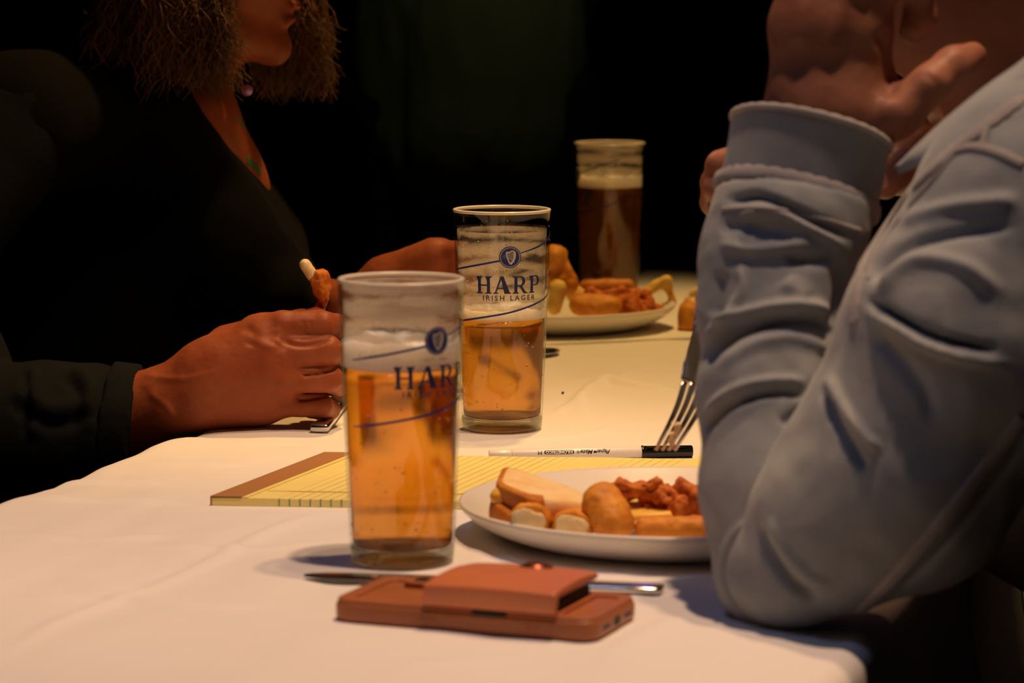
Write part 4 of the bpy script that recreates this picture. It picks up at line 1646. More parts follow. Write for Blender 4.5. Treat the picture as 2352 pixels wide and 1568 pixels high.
body.cone(PX(425, 290, YH - .04), PX(487, 440, YH), r_(128), r_(120), .02)
sh_n, sh_f = Vector((-.44, YH - .15, .98)), Vector((-.36, YH + .15, .98))
body.cone(sh_n, sh_f, .055, .055, .06)
body.cone(PX(440, 450, YH), Vector((-.42, YH, .62)), .05, .12, .03)
sh_n = Vector((-.44, YH - .15, .98))
el_n = PX(-60, 985, 2.47)
wr_n = PX(395, 925, 2.46)
body.chain([sh_n, (-.52, 2.60, .86), el_n, wr_n], [.046, .036, .032, .022], .006)
el_f = Vector((-.33, 2.98, .80))
wr_f = PX(810, 715, 2.69)
body.chain([sh_f, el_f, wr_f], [.050, .042, .026], .02)
VB, QB = body.build(.0042, relax=2)


def hand_fist_w():
    Y = 2.44
    R = lambda v: SR(v, Y)
    s = SDF()
    P = lambda x, y, d=0.0: PX(x, y, Y + d)
    # forearm and wrist
    s.cone(P(300, 938, .02), P(400, 912, .01), R(84), R(74), .008)
    s.cone(P(300, 965, .03), P(400, 940, .03), R(84), R(66), .010)
    s.cone(P(400, 912, .01), P(500, 850, .01), R(74), R(72), .012)
    # back of the hand
    s.cone(P(470, 850, .005), P(600, 785, .004), R(66), R(56), .014)
    s.cone(P(470, 890, .005), P(620, 850, -.004), R(72), R(60), .014)
    s.cone(P(470, 910, .01), P(615, 900, .004), R(66), R(58), .014)
    s.cone(P(440, 920, .02), P(600, 925, .012), R(60), R(50), .014)
    s.cone(P(520, 790, .03), P(640, 750, .03), R(44), R(36), .012)
    # fingers: knuckle, first joint, then curled back under
    def fin(pts, rr, k=.0022):
        for i in range(len(pts) - 1):
            s.cone(P(*pts[i]), P(*pts[i + 1]), R(rr[i]), R(rr[i + 1]), k if i else .008)
    fin([(590, 765, .008), (650, 748, .002), (742, 745, .002), (772, 748, .014), (735, 762, .05)], [42, 36, 30, 27, 24])
    fin([(600, 815, .0), (670, 808, -.006), (752, 803, -.004), (778, 812, .018), (735, 822, .045)], [44, 37, 33, 29, 25])
    fin([(600, 870, .002), (665, 868, -.006), (755, 868, -.003), (776, 880, .020), (730, 885, .045)], [44, 36, 32, 29, 25])
    fin([(590, 920, .008), (650, 925, .002), (738, 932, .006), (756, 940, .026), (715, 940, .045)], [40, 32, 27, 25, 22])
    # thumb behind, tip pressing the food against the index finger
    s.chain([P(520, 830, .04), P(620, 770, .045), P(690, 742, .035), P(725, 728, .014)], [R(42), R(34), R(28), R(23)], .008)

    def dp(V, N):
        f = sculpt([([(560, 760), (600, 790), (640, 800)], 13, .0012, 'ridge'),
                    ([(640, 775), (680, 792), (720, 790), (770, 772)], 8, .0022, 'groove'),
                    ([(690, 862), (730, 856), (785, 842)], 6, .0038, 'groove'),
                    ([(680, 918), (720, 912), (780, 900)], 6, .0034, 'groove'),
                    ([(560, 745), (580, 770), (575, 800)], 16, .0016, 'groove'),
                    ([(630, 750), (640, 772), (632, 790)], 14, .0014, 'ridge'),
                    ([(640, 805), (652, 822), (644, 842)], 14, .0014, 'ridge'),
                    ([(640, 862), (650, 880), (640, 896)], 14, .0012, 'ridge'),
                    ([(320, 860), (420, 870), (520, 850)], 10, .0010, 'ridge'),
                    ([(340, 900), (380, 930), (400, 960)], 10, .0010, 'ridge'),
                    ([(690, 735), (700, 748), (694, 762)], 5, .0006, 'groove'),
                    ([(706, 735), (716, 748), (710, 762)], 5, .0006, 'groove')])
        V = f(V, N)
        V = V + N * (.00035 * fbm(V * 90, 3))[:, None]
        return V
    return s.build(.0016, disp=dp, relax=1)


def hand_far_w():
    Y = 2.66
    R = lambda v: SR(v, Y)
    P = lambda x, y, d=0.0: PX(x, y, Y + d)
    s = SDF()
    s.cone(P(800, 705, .02), P(885, 645, .01), R(54), R(52), .008)
    s.cone(P(885, 640, .01), P(1000, 600, 0), R(50), R(56), .010)
    s.cone(P(900, 665, .01), P(1000, 650, 0), R(52), R(54), .010)
    s.cone(P(920, 690, .01), P(1010, 690, 0), R(48), R(46), .010)
    for i, (ya, yb) in enumerate(((570, 585), (615, 628), (660, 670), (702, 708))):
        s.chain([P(1000, ya + 18, 0), P(1050, ya + 14, -.012), P(1112 - 4 * i, yb + 12, -.008), P(1128 - 4 * i, yb + 22, .015), P(1085, yb + 25, .035)], [R(34), R(29), R(25), R(22), R(19)], .005)
    s.chain([P(930, 640, .04), P(1000, 620, .05), P(1060, 625, .045), P(1090, 640, .03)], [R(34), R(30), R(24), R(20)], .008)
    return s.build(.0018, disp=lambda V, N: V + N * (.0006 * fbm(V * 60, 13))[:, None])


VB, QB = merge((VB, QB), hand_fist_w(), hand_far_w())
quad_mesh('body', VB, QB, MAT['skin_w'], wo)
lp = SDF()
lp.ell(PX(677, 14, YH), (r_(15), r_(24), r_(10)), .002)
lp.ell(PX(666, 44, YH), (r_(13), r_(22), r_(10)), .002)
V, Q = lp.build(.0015)
quad_mesh('lips', V, Q, MAT['lip'], wo)

# cardigan: torso cut by an open neckline
gar = SDF()
gar.cone(PX(425, 290, YH + .04), PX(487, 440, YH), r_(134), r_(126), .02)
gar.cone(PX(425, 290, YH - .04), PX(487, 440, YH), r_(134), r_(126), .02)
gar.cone(sh_n, sh_f, .058, .058, .06)
gar.cone(PX(440, 450, YH), Vector((-.42, YH, .62)), .055, .125, .03)
gar.ell(PX(560, 600, YH - .05), (.055, .055, .06), .05)
gar.ell(PX(560, 600, YH + .05), (.055, .055, .06), .05)
gar.cone(Vector((-.42, YH, .62)), Vector((-.44, YH, .50)), .13, .14, .05)
gar.chain([sh_f, el_f, el_f.lerp(wr_f, .93)], [.056, .048, .036], .02)
nl_a, nl_b = PX(405, 150, YH - .05), PX(612, 447, YH - .05)
dl = (nl_b - nl_a).normalized()
nn = Vector((-dl.z, 0, dl.x))
if nn.z < 0: nn = -nn
V, Q = gar.build(.0055, offset=.006, cut=[(nl_a, nn)], disp=lambda V, N: V + N * (.002 * fbm(V * 14, 21))[:, None], relax=2)
quad_mesh('cardigan', V, Q, MAT['knit_shaded'], wo)
# near sleeve with ribbed cuff
Yc = 2.45
slv = SDF()
slv.chain([tuple(sh_n), (-.52, 2.60, .86), tuple(PX(-80, 1000, Yc + .02)), tuple(PX(100, 985, Yc + .02)), tuple(PX(200, 980, Yc + .02))], [.062, .062, SR(165, Yc), SR(156, Yc), SR(150, Yc)], .01)
V, Q = slv.build(.0035, cut=[(PX(268, 950, Yc), Vector((1, 0, 0)))], disp=sculpt([([(60, 830), (70, 920), (60, 1010)], 14, .004, 'fold'), ([(150, 840), (190, 900), (180, 1000)], 22, .004, 'fold'), ([(20, 900), (120, 960), (220, 930)], 25, .004, 'fold'), ([(215, 838), (225, 900), (228, 990)], 12, .003, 'groove')], (16, .002)))
quad_mesh('sleeve', V, Q, MAT['knit_lit'], wo)
cf = SDF()
cf.cone(PX(180, 975, Yc + .02), PX(330, 980, Yc + .02), SR(152, Yc), SR(146, Yc), .004)
cdir = (PX(330, 952, Yc) - PX(235, 940, Yc)).normalized()
V, Q = cf.build(.0028, cut=[(PX(308, 950, Yc), cdir), (PX(236, 957, Yc), -cdir)], disp=lambda V, N: V + N * (.0006 * fbm(V * 50, 2))[:, None])
o = quad_mesh('cuff', V, Q, MAT['knit_lit'], wo)

# hair
hr = SDF()
hr.ell(PX(420, -180, YH), (r_(235), r_(200), r_(275)), .03)
hr.ell(PX(390, -20, YH + .0), (r_(150), r_(190), r_(190)), .04)
hr.cone(PX(430, 0, YH - .055), PX(500, 130, YH - .065), r_(70), r_(45), .03)
hr.ell(PX(700, -110, YH), (r_(150), r_(120), r_(270)), .01, sub=True)
hr.ell(PX(680, 60, YH), (r_(120), r_(140), r_(150)), .01, sub=True)
hr.ell(PX(430, 320, YH), (r_(160), r_(120), r_(170)), .01, sub=True)
V, Q = hr.build(.006, disp=lambda V, N: V + N * (.006 * fbm(V * np.array([60, 60, 14]), 6))[:, None])
quad_mesh('hair', V, Q, MAT['hair'], wo)


def strands(n, rootf, tipf, rad, segs=10, curl=.012, seed=0):
    rg = np.random.default_rng(seed)
    V, Fc = [], []
    for i in range(n):
        a, b = rootf(rg), tipf(rg)
        ph_ = rg.uniform(0, 6.28, 3)
        am = curl * rg.uniform(.4, 1.3)
        base = len(V)
        for k in range(segs + 1):
            t = k / segs
            bow = math.sin(PI * t)
            p = a * (1 - t) + b * t + np.array([am * math.sin(9 * t + ph_[0]) * t, am * math.sin(8 * t + ph_[1]) * t + -.01 * bow, .006 * math.sin(7 * t + ph_[2]) * t])
            r = rad * (1 - .6 * t)
            for q in range(3):
                aa = q * 2.0944
                V.append((p[0] + r * math.cos(aa), p[1] + r * math.sin(aa), p[2]))
        for k in range(segs):
            for q in range(3):
                s_ = (q + 1) % 3
                Fc.append((base + k * 3 + q, base + k * 3 + s_, base + (k + 1) * 3 + s_, base + (k + 1) * 3 + q))
    return V, Fc


def lerp_pt(a, b, t): return np.array(a) * (1 - t) + np.array(b) * t


# near-side locks falling over the jaw and ear, and far-side locks beyond the chin
V1, F1 = strands(1500, lambda g_: np.array(PX(300 + 240 * g_.random(), -60 + g_.uniform(-30, 30), YH - .075 + g_.uniform(-.01, .01))),
                 lambda g_: np.array(PX(320 + 230 * g_.random(), 60 + 165 * g_.random(), YH - .075 + g_.uniform(-.02, .02))), .0008, curl=.012, seed=1)
V2, F2 = strands(1100, lambda g_: np.array(PX(560 + 190 * g_.random(), -80, YH + .085 + g_.uniform(-.01, .01))),
                 lambda g_: np.array(PX(590 + 170 * g_.random(), 70 + 160 * g_.random(), YH + .085 + g_.uniform(-.02, .02))), .0008, curl=.013, seed=2)
V3, F3 = strands(1100, lambda g_: np.array(PX(230 + 140 * g_.random(), -80, YH + g_.uniform(-.08, .08))),
                 lambda g_: np.array(PX(200 + 220 * g_.random(), 60 + 100 * g_.random(), YH + g_.uniform(-.08, .08))), .0010, curl=.013, seed=3)
hs_ = mesh_np('hair_locks', V1 + V2 + V3, F1 + [tuple(i + len(V1) for i in f) for f in F2] + [tuple(i + len(V1) + len(V2) for i in f) for f in F3], MAT['hair'], wo)
hs_['kind'] = 'stuff'
# the bead on its cord
bead = empty('necklace', PX(567, 207, YH - .02), 'small bead tinted by a purple glint, on a cord at the throat of the woman', 'necklace')
lathe('bead', [(0, -.0056), (.0034, -.0045), (.0054, -.0016), (.0054, .0016), (.0034, .0045), (0, .0056)], PX(567, 207, YH - .005), MAT['purple'], bead, 16)
cord = [PX(567, 207, YH - .005), PX(545, 195, YH - .030), PX(480, 165, YH - .052), PX(400, 120, YH - .055)]
V, Fc = sweep('c', spline([tuple(p) for p in cord], 16), [.0012] * 16, [.0012] * 16, (0, 0, 1), None, seg=6)
mesh_np('cord', V, Fc, MAT['ink'], bead)
# lap and legs
tr = SDF()
hip = Vector((-.46, YH, .46))
for sy in (-.09, .09):
    tr.chain([hip + Vector((0, sy, 0)), hip + Vector((.34, sy, .0)), hip + Vector((.36, sy, -.36))], [.085, .060, .045], .03)
V, Q = tr.build(.008)
quad_mesh('trousers', V, Q, MAT['trousers'], wo)
for sy in (-.09, .09):
    s = SDF()
    s.cone(hip + Vector((.34, sy, -.415)), hip + Vector((.47, sy, -.422)), .042, .035, .01)
    V, Q = s.build(.006)
    V[:, 2] = np.maximum(V[:, 2], .002)
    quad_mesh('shoe', V, Q, MAT['shoe'], wo)

# the bite of food she holds
Yb = 2.46
fd = empty('fried_morsel', PX(735, 680, Yb), 'orange fried morsel with pale tip, held up by the resting fist', 'fried food')
blob('batter', [(PX(738, 645, Yb), PX(742, 665, Yb), SR(21, Yb), SR(17, Yb)), (PX(742, 665, Yb), PX(733, 715, Yb + .012), SR(15, Yb), SR(13, Yb))], MAT['fried_dark'], .0012, .0024, 120, 91, parent=fd)
blob('pale_tip', [(PX(701, 608, Yb), PX(718, 634, Yb), SR(13, Yb), SR(14, Yb))], MAT['cheese'], .0012, .0006, 120, 92, parent=fd)

# ================================================================== person in dark green standing beyond the table end
YG = 4.45
gp = empty('person', (PX(1080, 300, YG).x, YG, 0), 'person in dark green shirt standing in the dark beyond the table', 'person')
gx = PX(1080, 300, YG).x
s = SDF()
s.cone((gx, YG, 1.02), (gx, YG, 1.36), .135, .145, .06)
s.cone((gx - .13, YG, 1.40), (gx + .13, YG, 1.40), .055, .055, .06)
for sx in (-1, 1):
    s.chain([(gx + sx * .13, YG, 1.40), (gx + sx * .145, YG + .06, 1.12), (gx + sx * .06, YG + .16, .95)], [.055, .05, .040], .02)
s.cone((gx, YG, 1.02), (gx, YG, .90), .155, .16, .05)
V, Q = s.build(.008, disp=lambda V, N: V + N * (.012 * fbm(V * np.array([12, 12, 4]), 8))[:, None], relax=2)
quad_mesh('shirt', V, Q, MAT['green_shirt'], gp)
s = SDF()
s.ell((gx, YG, 1.64), (.078, .095, .115), .02)
s.cone((gx, YG, 1.40), (gx, YG, 1.58), .055, .052, .02)
s.ell((gx, YG - .10, 1.63), (.012, .018, .024), .01)
s.cone((gx, YG - .075, 1.565), (gx, YG - .04, 1.57), .03, .04, .02)
for sx in (-1, 1):
    s.ell((gx + sx * .08, YG, 1.635), (.01, .02, .03), .008)
    s.chain([(gx, YG, 1.42), (gx + sx * .12, YG, 1.39), (gx + sx * .145, YG + .06, 1.12), (gx + sx * .06, YG + .16, .95), (gx + sx * .04, YG + .18, .92)], [.04, .04, .034, .024, .030], .015)
    for k in range(4):
        s.chain([(gx + sx * .03, YG + .17 + .018 * k, .90), (gx - sx * .005, YG + .17 + .018 * k, .875 - .01 * sx), (gx - sx * .02, YG + .168 + .018 * k, .865 - .01 * sx)], [.0095, .0085, .0075], .003)
    s.chain([(gx + sx * .05, YG + .155, .93), (gx + sx * .03, YG + .15, .90), (gx + sx * .01, YG + .15, .885)], [.013, .010, .008], .005)
V, Q = s.build(.0045)
quad_mesh('body', V, Q, MAT['skin_d'], gp)
s = SDF()
s.ell((gx, YG + .012, 1.665), (.088, .100, .112), .02)
s.ell((gx, YG - .12, 1.61), (.10, .07, .10), .01, sub=True)
V, Q = s.build(.006)
quad_mesh('hair', V, Q, MAT['hair_dark'], gp)
s = SDF()
for sx in (-.09, .09):
    s.chain([(gx + sx, YG, .92), (gx + sx, YG, .5), (gx + sx, YG, .10)], [.10, .07, .05], .03)
V, Q = s.build(.009)
quad_mesh('trousers', V, Q, MAT['trousers'], gp)
for sx in (-.09, .09):
    s = SDF()
    s.cone((gx + sx, YG + .02, .045), (gx + sx, YG - .14, .038), .044, .036, .01)
    V, Q = s.build(.007)
    V[:, 2] = np.maximum(V[:, 2], .002)
    quad_mesh('shoe', V, Q, MAT['shoe'], gp)

# ================================================================== person in denim (right, near)
dp_ = empty('person', (0.62, 1.90, 0), 'person in washed denim jacket, elbow on the table and chin on hand', 'person')
# ---- skin
YD = 1.95
r_ = lambda v: SR(v, YD)
hd = SDF()
hd.ell(PX(2330, -330, YD), (r_(340), r_(285), r_(430)), .04)
hd.ell(PX(2190, -180, YD), (r_(190), r_(210), r_(260)), .04)
hd.cone(PX(2108, 84, YD), PX(2360, -30, YD + .05), r_(64), r_(100), .03)
hd.cone(PX(2108, 84, YD), PX(2360, -30, YD - .05), r_(64), r_(100), .03)
hd.cone(PX(2085, 0, YD), PX(2080, -140, YD), r_(60), r_(75), .02)
hd.cone(PX(2035, -25, YD + .01), PX(2035, -25, YD - .01), r_(20), r_(20), .008)
hd.cone(PX(2030, -70, YD + .01), PX(2030, -70, YD - .01), r_(20), r_(20), .008)
hd.cone(PX(1985, -170, YD), PX(2035, -330, YD), r_(32), r_(18), .012)
hd.ell(PX(2065, -330, YD - .032), (r_(30), r_(42), r_(24)), .008)
hd.ell(PX(2065, -330, YD + .032), (r_(30), r_(42), r_(24)), .008)
hd.ell(PX(2370, -260, YD - .078), (r_(40), r_(16), r_(62)), .008)
hd.cone(PX(2360, 0, YD), PX(2450, 330, YD), r_(205), r_(215), .04)
hd.cone(PX(2450, 330, YD), (.42, YD, .95), r_(215), .12, .05)
shD, elD, wrD = PX(2440, 470, 1.83), PX(1830, 1310, 1.70), PX(1890, 360, 1.82)
hd.chain([PX(2440, 500, 1.87), PX(2060, 1090, 1.75), PX(1830, 1300, 1.735), PX(1780, 1120, 1.765), PX(1775, 900, 1.79), PX(1880, 420, 1.83)], [.040, .032, .022, .022, .022, .024], .004)
hd.chain([(.46, 2.10, .98), (.36, 2.12, .84), PX(2180, 330, 2.02)], [.045, .040, .027], .02)
VB, QB = hd.build(.0042, relax=2)


def chin_hand():
    Y = 1.83
    R = lambda v: SR(v, Y)
    P = lambda x, y, d=0.0: PX(x, y, Y + d)
    s = SDF()
    s.cone(P(1890, 420), P(1895, 260), R(112), R(118), .012)
    s.cone(P(1850, 260), P(1880, 60), R(92), R(98), .014)
    s.cone(P(1930, 260, .01), P(1950, 80, .01), R(100), R(92), .014)
    s.cone(P(1960, 300, .01), P(2010, 200, .01), R(74), R(52), .014)
    s.cone(P(1870, 60), P(1890, -60), R(95), R(82), .014)
    s.cone(P(1950, 60, .01), P(1990, -40, .01), R(88), R(70), .014)
    # four fingers, knuckles at the top, curling back towards the mouth
    s.chain([P(1850, -40, -.005), P(1850, -120, 0), P(1890, -190, .015), P(1960, -180, .014)], [R(48), R(42), R(36), R(32)], .008)
    s.chain([P(1900, -50, -.010), P(1915, -130, -.006), P(1970, -180, .01), P(2040, -140, .012)], [R(50), R(44), R(38), R(33)], .008)
    s.chain([P(1960, -40, -.008), P(1995, -110, -.006), P(2060, -130, .008), P(2095, -60, .018)], [R(50), R(44), R(38), R(33)], .008)
    s.chain([P(2000, -10, .0), P(2050, -60, .0), P(2105, -40, .008), P(2115, 40, .014), P(2095, 75, .022)], [R(50), R(44), R(38), R(34), R(30)], .006)
    # thumb along the jaw
    s.chain([P(1985, 285, .0), P(2062, 262, -.010), P(2135, 195, -.012), P(2190, 150, -.002), P(2232, 128, .010)], [R(72), R(54), R(42), R(39), R(33)], .008)
    f = sculpt([([(2035, 235), (2050, 180), (2045, 120), (2010, 60)], 22, .003, 'groove'),
                ([(1830, 120), (1850, 0), (1870, -60)], 26, .0018, 'ridge'),
                ([(1900, 150), (1930, 20), (1945, -60)], 26, .0016, 'ridge'),
                ([(2120, 165), (2150, 190), (2160, 215)], 9, .0009, 'groove')])
    return s.build(.0023, disp=lambda V, N: f(V, N) + N * (.0005 * fbm(V * 60, 33))[:, None], relax=2)


def fork_hand():
    Y = 2.00
    R = lambda v: SR(v, Y)
    P = lambda x, y, d=0.0: PX(x, y, Y + d)
    s = SDF()
    s.cone(P(2230, 330, .03), P(2080, 350, .02), R(85), R(76), .02)
    s.cone(P(2080, 350, .02), P(1900, 390, .01), R(80), R(92), .02)
    s.cone(P(1900, 400, .01), P(1760, 420, .01), R(90), R(80), .02)
    s.chain([P(1790, 360, 0), P(1720, 355, -.012), P(1655, 378, -.008), P(1640, 420, .010), P(1690, 440, .025)], [R(36), R(34), R(31), R(28), R(25)], .005)
    s.chain([P(1790, 410, 0), P(1720, 410, -.014), P(1650, 430, -.008), P(1640, 465, .010), P(1690, 480, .025)], [R(36), R(34), R(31), R(28), R(25)], .005)
    s.chain([P(1790, 460, 0), P(1730, 465, -.012), P(1668, 480, -.006), P(1655, 510, .010), P(1700, 520, .025)], [R(34), R(32), R(28), R(25), R(22)], .005)
    s.chain([P(1800, 500, .01), P(1740, 515, -.006), P(1680, 525, .0), P(1668, 545, .012), P(1710, 550, .025)], [R(30), R(28), R(24), R(21), R(19)], .005)
    s.chain([P(2130, 345, -.01), P(2080, 375, -.02), P(2045, 405, -.022), P(2032, 430, -.020)], [R(52), R(40), R(31), R(24)], .010)
    return s.build(.0019, disp=lambda V, N: V + N * (.0006 * fbm(V * 60, 43))[:, None])


VB, QB = merge((VB, QB), chin_hand(), fork_hand())
quad_mesh('body', VB, QB, MAT['skin_d'], dp_)
nl = SDF()
nl.ell(PX(2030, 412, 2.00 - .0305), (SR(17, 2), .002, SR(20, 2)), .002)
V, Q = nl.build(.0009)
quad_mesh('thumbnail', V, Q, MAT['nail'], dp_)
hb = SDF()
hb.ell(PX(2370, -370, YD), (r_(365), r_(320), r_(440)), .03)
hb.ell(PX(2060, -150, YD), (r_(300), r_(300), r_(420)), .01, sub=True)
hb.ell(PX(2330, 130, YD), (r_(260), r_(300), r_(330)), .01, sub=True)
V, Q = hb.build(.007, disp=lambda V, N: V + N * (.006 * fbm(V * np.array([50, 50, 14]), 6))[:, None])
quad_mesh('hair', V, Q, MAT['hair_dark'], dp_)

# ---- denim sleeve
A3 = lambda x, y, Y: PX(x, y, Y)
sl = SDF()
sl.chain([A3(1770, 1320, 1.715), A3(1750, 1120, 1.735), A3(1748, 900, 1.765), A3(1790, 720, 1.79), A3(1815, 520, 1.81), A3(1832, 440, 1.82)], [SR(132, 1.70), SR(140, 1.73), SR(146, 1.76), SR(152, 1.79), SR(172, 1.80), SR(176, 1.82)], .012)
sl.cone(A3(1700, 690, 1.80), A3(1690, 620, 1.80), SR(88, 1.8), SR(70, 1.8), .03)
fold_lines_arm = [
    ([(1600, 850), (1645, 796), (1703, 758), (1789, 738), (1874, 740), (1922, 775)], 15, .0085, 'groove'),
    ([(1598, 815), (1650, 752), (1710, 722), (1790, 706), (1870, 704), (1925, 725)], 15, .0060, 'ridge'),
    ([(1640, 850), (1710, 800), (1790, 776), (1865, 785), (1910, 812)], 16, .0028, 'ridge'),
    ([(1605, 1000), (1652, 944), (1720, 912), (1789, 900), (1860, 905)], 11, .0060, 'groove'),
    ([(1606, 965), (1655, 912), (1722, 882), (1790, 872), (1862, 876)], 13, .0042, 'ridge'),
    ([(1660, 466), (1740, 452), (1815, 480), (1880, 512), (1962, 545)], 12, .0060, 'groove'),
    ([(1690, 500), (1770, 486), (1850, 520), (1950, 572)], 12, .0040, 'ridge'),
    ([(1650, 520), (1720, 520), (1830, 545)], 20, .0040, 'groove'),
    ([(1800, 590), (1860, 598), (1930, 585)], 20, .0045, 'groove'),
    ([(1650, 560), (1720, 575), (1790, 570), (1870, 555)], 15, .0040, 'ridge'),
    ([(1700, 600), (1708, 660), (1680, 720), (1650, 760)], 14, .0045, 'ridge'),
    ([(1660, 620), (1650, 680), (1640, 730)], 20, .0045, 'groove'),
    ([(1800, 640), (1850, 690)], 24, .0030, 'ridge'),
    ([(1925, 590), (1935, 680), (1915, 750)], 22, .0060, 'groove'),
    ([(1755, 1185), (1705, 1245), (1680, 1320), (1685, 1400)], 11, .0050, 'groove'),
    ([(1730, 1185), (1680, 1240), (1655, 1320), (1660, 1390)], 11, .0030, 'ridge'),
    ([(1775, 1190), (1735, 1260), (1722, 1340), (1735, 1410)], 10, .0045, 'groove'),
    ([(1765, 1190), (1720, 1255), (1702, 1330), (1708, 1400)], 9, .0030, 'ridge'),
    ([(1870, 1020), (1820, 1050), (1770, 1065)], 16, .0035, 'groove'),
    ([(1880, 940), (1830, 955), (1790, 975)], 16, .0030, 'groove'),
]
up = SDF()
up.chain([A3(1815, 1305, 1.700), A3(1920, 1200, 1.697), A3(2060, 1090, 1.697), A3(2240, 790, 1.697), A3(2420, 500, 1.72), A3(2520, 430, 1.78)], [SR(148, 1.69), SR(205, 1.69), SR(265, 1.71), SR(290, 1.75), SR(290, 1.83), SR(250, 1.88)], .015)
fold_lines_up = [
    ([(1985, 680), (2060, 728), (2130, 765), (2220, 792), (2300, 800)], 11, .0070, 'groove'),
    ([(1985, 712), (2060, 755), (2130, 795), (2220, 822), (2330, 838)], 12, .0060, 'ridge'),
    ([(2000, 760), (2060, 820), (2120, 900), (2150, 980)], 24, .0035, 'groove'),
    ([(2000, 660), (2040, 600), (2100, 562), (2210, 535), (2352, 520)], 16, .0065, 'groove'),
    ([(2020, 690), (2060, 630), (2130, 600), (2230, 625), (2310, 690)], 20, .0045, 'ridge'),
    ([(2050, 520), (2150, 490), (2260, 470), (2352, 465)], 22, .0050, 'ridge'),
    ([(1885, 880), (1912, 955), (1955, 1030), (1990, 1085)], 11, .0050, 'groove'),
    ([(1895, 850), (1930, 925), (1975, 990), (2025, 1040)], 12, .0050, 'ridge'),
    ([(1735, 1190), (1762, 1268), (1815, 1340), (1890, 1385)], 11, .0065, 'groove'),
    ([(1762, 1180), (1795, 1260), (1850, 1320), (1910, 1350)], 14, .0025, 'ridge'),
    ([(2030, 1400), (2190, 1235), (2380, 985)], 9, .0030, 'groove'),
]
for s_ in (sl, up):
    pass
un = SDF()
un.p = sl.p + [(*q[:5], .010, q[6]) for q in up.p]


# keep the crease between forearm and upper arm crisp: build them apart, as two pieces of one sleeve
flow = TZ + .0012


def floorit(f):
    def g_(V, N):
        V = f(V, N)
        V[:, 2] = np.where((V[:, 2] < flow) & (V[:, 1] > 0), flow + (V[:, 2] - flow) * .02, V[:, 2])
        return V
    return g_


VF = sl.build(.0023, cut=[(PX(1830, 462, 1.82), Vector((0.16, 0.30, 1)).normalized())], disp=floorit(sculpt(fold_lines_arm, (26, .0019))), relax=2)
VU = up.build(.0025, disp=sculpt(fold_lines_up, (20, .0025)), relax=2)
vu = VU[0]
m = (vu[:, 2] < flow) & (vu[:, 0] < P0.x + 0.9) & ((vu[:, 0] - P0.x) * ndir.x + (vu[:, 1] - P0.y) * ndir.y < WID - .01)
vu[:, 2] = np.where(m, flow + (vu[:, 2] - flow) * .02, vu[:, 2])
V, Q = merge(VF, VU)
quad_mesh('jacket_sleeve', V, Q, MAT['denim'], dp_)

# ---- cuff: open tube round the wrist
def cuff():
    rings = [(PX(1828, 470, 1.82), 178, 0.0), (PX(1830, 455, 1.82), 184, 0), (PX(1838, 425, 1.82), 181, 0), (PX(1850, 370, 1.82), 182, 0), (PX(1858, 320, 1.82), 182, 0), (PX(1861, 302, 1.82), 183, 0), (PX(1862, 297, 1.82), 180, 0)]
    V, Fc = [], []
    n = 96
    ax_ = (rings[-1][0] - rings[0][0]).normalized()
    tilt = Vector((0.16, 0.30, 1)).normalized()
    e1_ = Vector((1, 0, -tilt.x)).normalized()
    e2_ = tilt.cross(e1_)
    e1_ = Vector((1, 0, 0)) - tilt * tilt.x
    e1_.normalize()
    e2_ = tilt.cross(e1_)
    for c, r, _ in rings:
        R = SR(r, 1.82)
        for k in range(n):
            a = 2 * PI * k / n
            rr = 1 + .012 * math.sin(3 * a + 1) + .01 * math.sin(5 * a)
            V.append(c + e1_ * (R * rr * math.cos(a)) + e2_ * (R * .90 * rr * math.sin(a)) + tilt * (-.0035 * math.cos(a)))
    for i in range(len(rings) - 1):
        for k in range(n):
            l = (k + 1) % n
            Fc.append((i * n + k, i * n + l, (i + 1) * n + l, (i + 1) * n + k))
    o = mesh_np('jacket_cuff', V, Fc, MAT['denim'], dp_)
    s = o.modifiers.new('t', 'SOLIDIFY')
    s.thickness = .0028
    s.offset = -1
    b = o.modifiers.new('s', 'SUBSURF')
    b.levels = b.render_levels = 1
    # seam bands
    for (c, r, w, th, mt, nm) in ((PX(1829, 452, 1.82), 186, .0050, .0022, 'denim_seam', 'cuff_seam'), (PX(1862, 301, 1.82), 183.5, .0022, .0016, 'denim_seam', 'cuff_hem')):
        R = SR(r, 1.82)
        pts = []
        for k in range(n):
            a = 2 * PI * k / n
            rr = 1 + .012 * math.sin(3 * a + 1) + .01 * math.sin(5 * a)
            pts.append(c + e1_ * (R * rr * math.cos(a)) + e2_ * (R * .90 * rr * math.sin(a)) + tilt * (-.0035 * math.cos(a)))
        V, Fc = [], []
        for k, p in enumerate(pts):
            t = (pts[(k + 1) % n] - pts[k - 1]).normalized()
            o1 = (p - c).normalized()
            up_ = t.cross(o1)
            for q in range(8):
                a = 2 * PI * q / 8
                V.append(p + o1 * (th * math.cos(a)) + up_ * (w * math.sin(a) * (1 + .15 * math.sin(k * 2.1))))
        for k in range(n):
            for q in range(8):
                Fc.append((k * 8 + q, k * 8 + (q + 1) % 8, ((k + 1) % n) * 8 + (q + 1) % 8, ((k + 1) % n) * 8 + q))
        mesh_np(nm, V, Fc, MAT[mt], dp_)
    # metal button peeking over the left side of the hem
    lathe('cuff_button', [(0, .0015), (.005, .0012), (.007, 0), (.005, -.001), (0, -.001)], PX(1700, 283, 1.83), MAT['steel'], dp_, 20)


cuff()

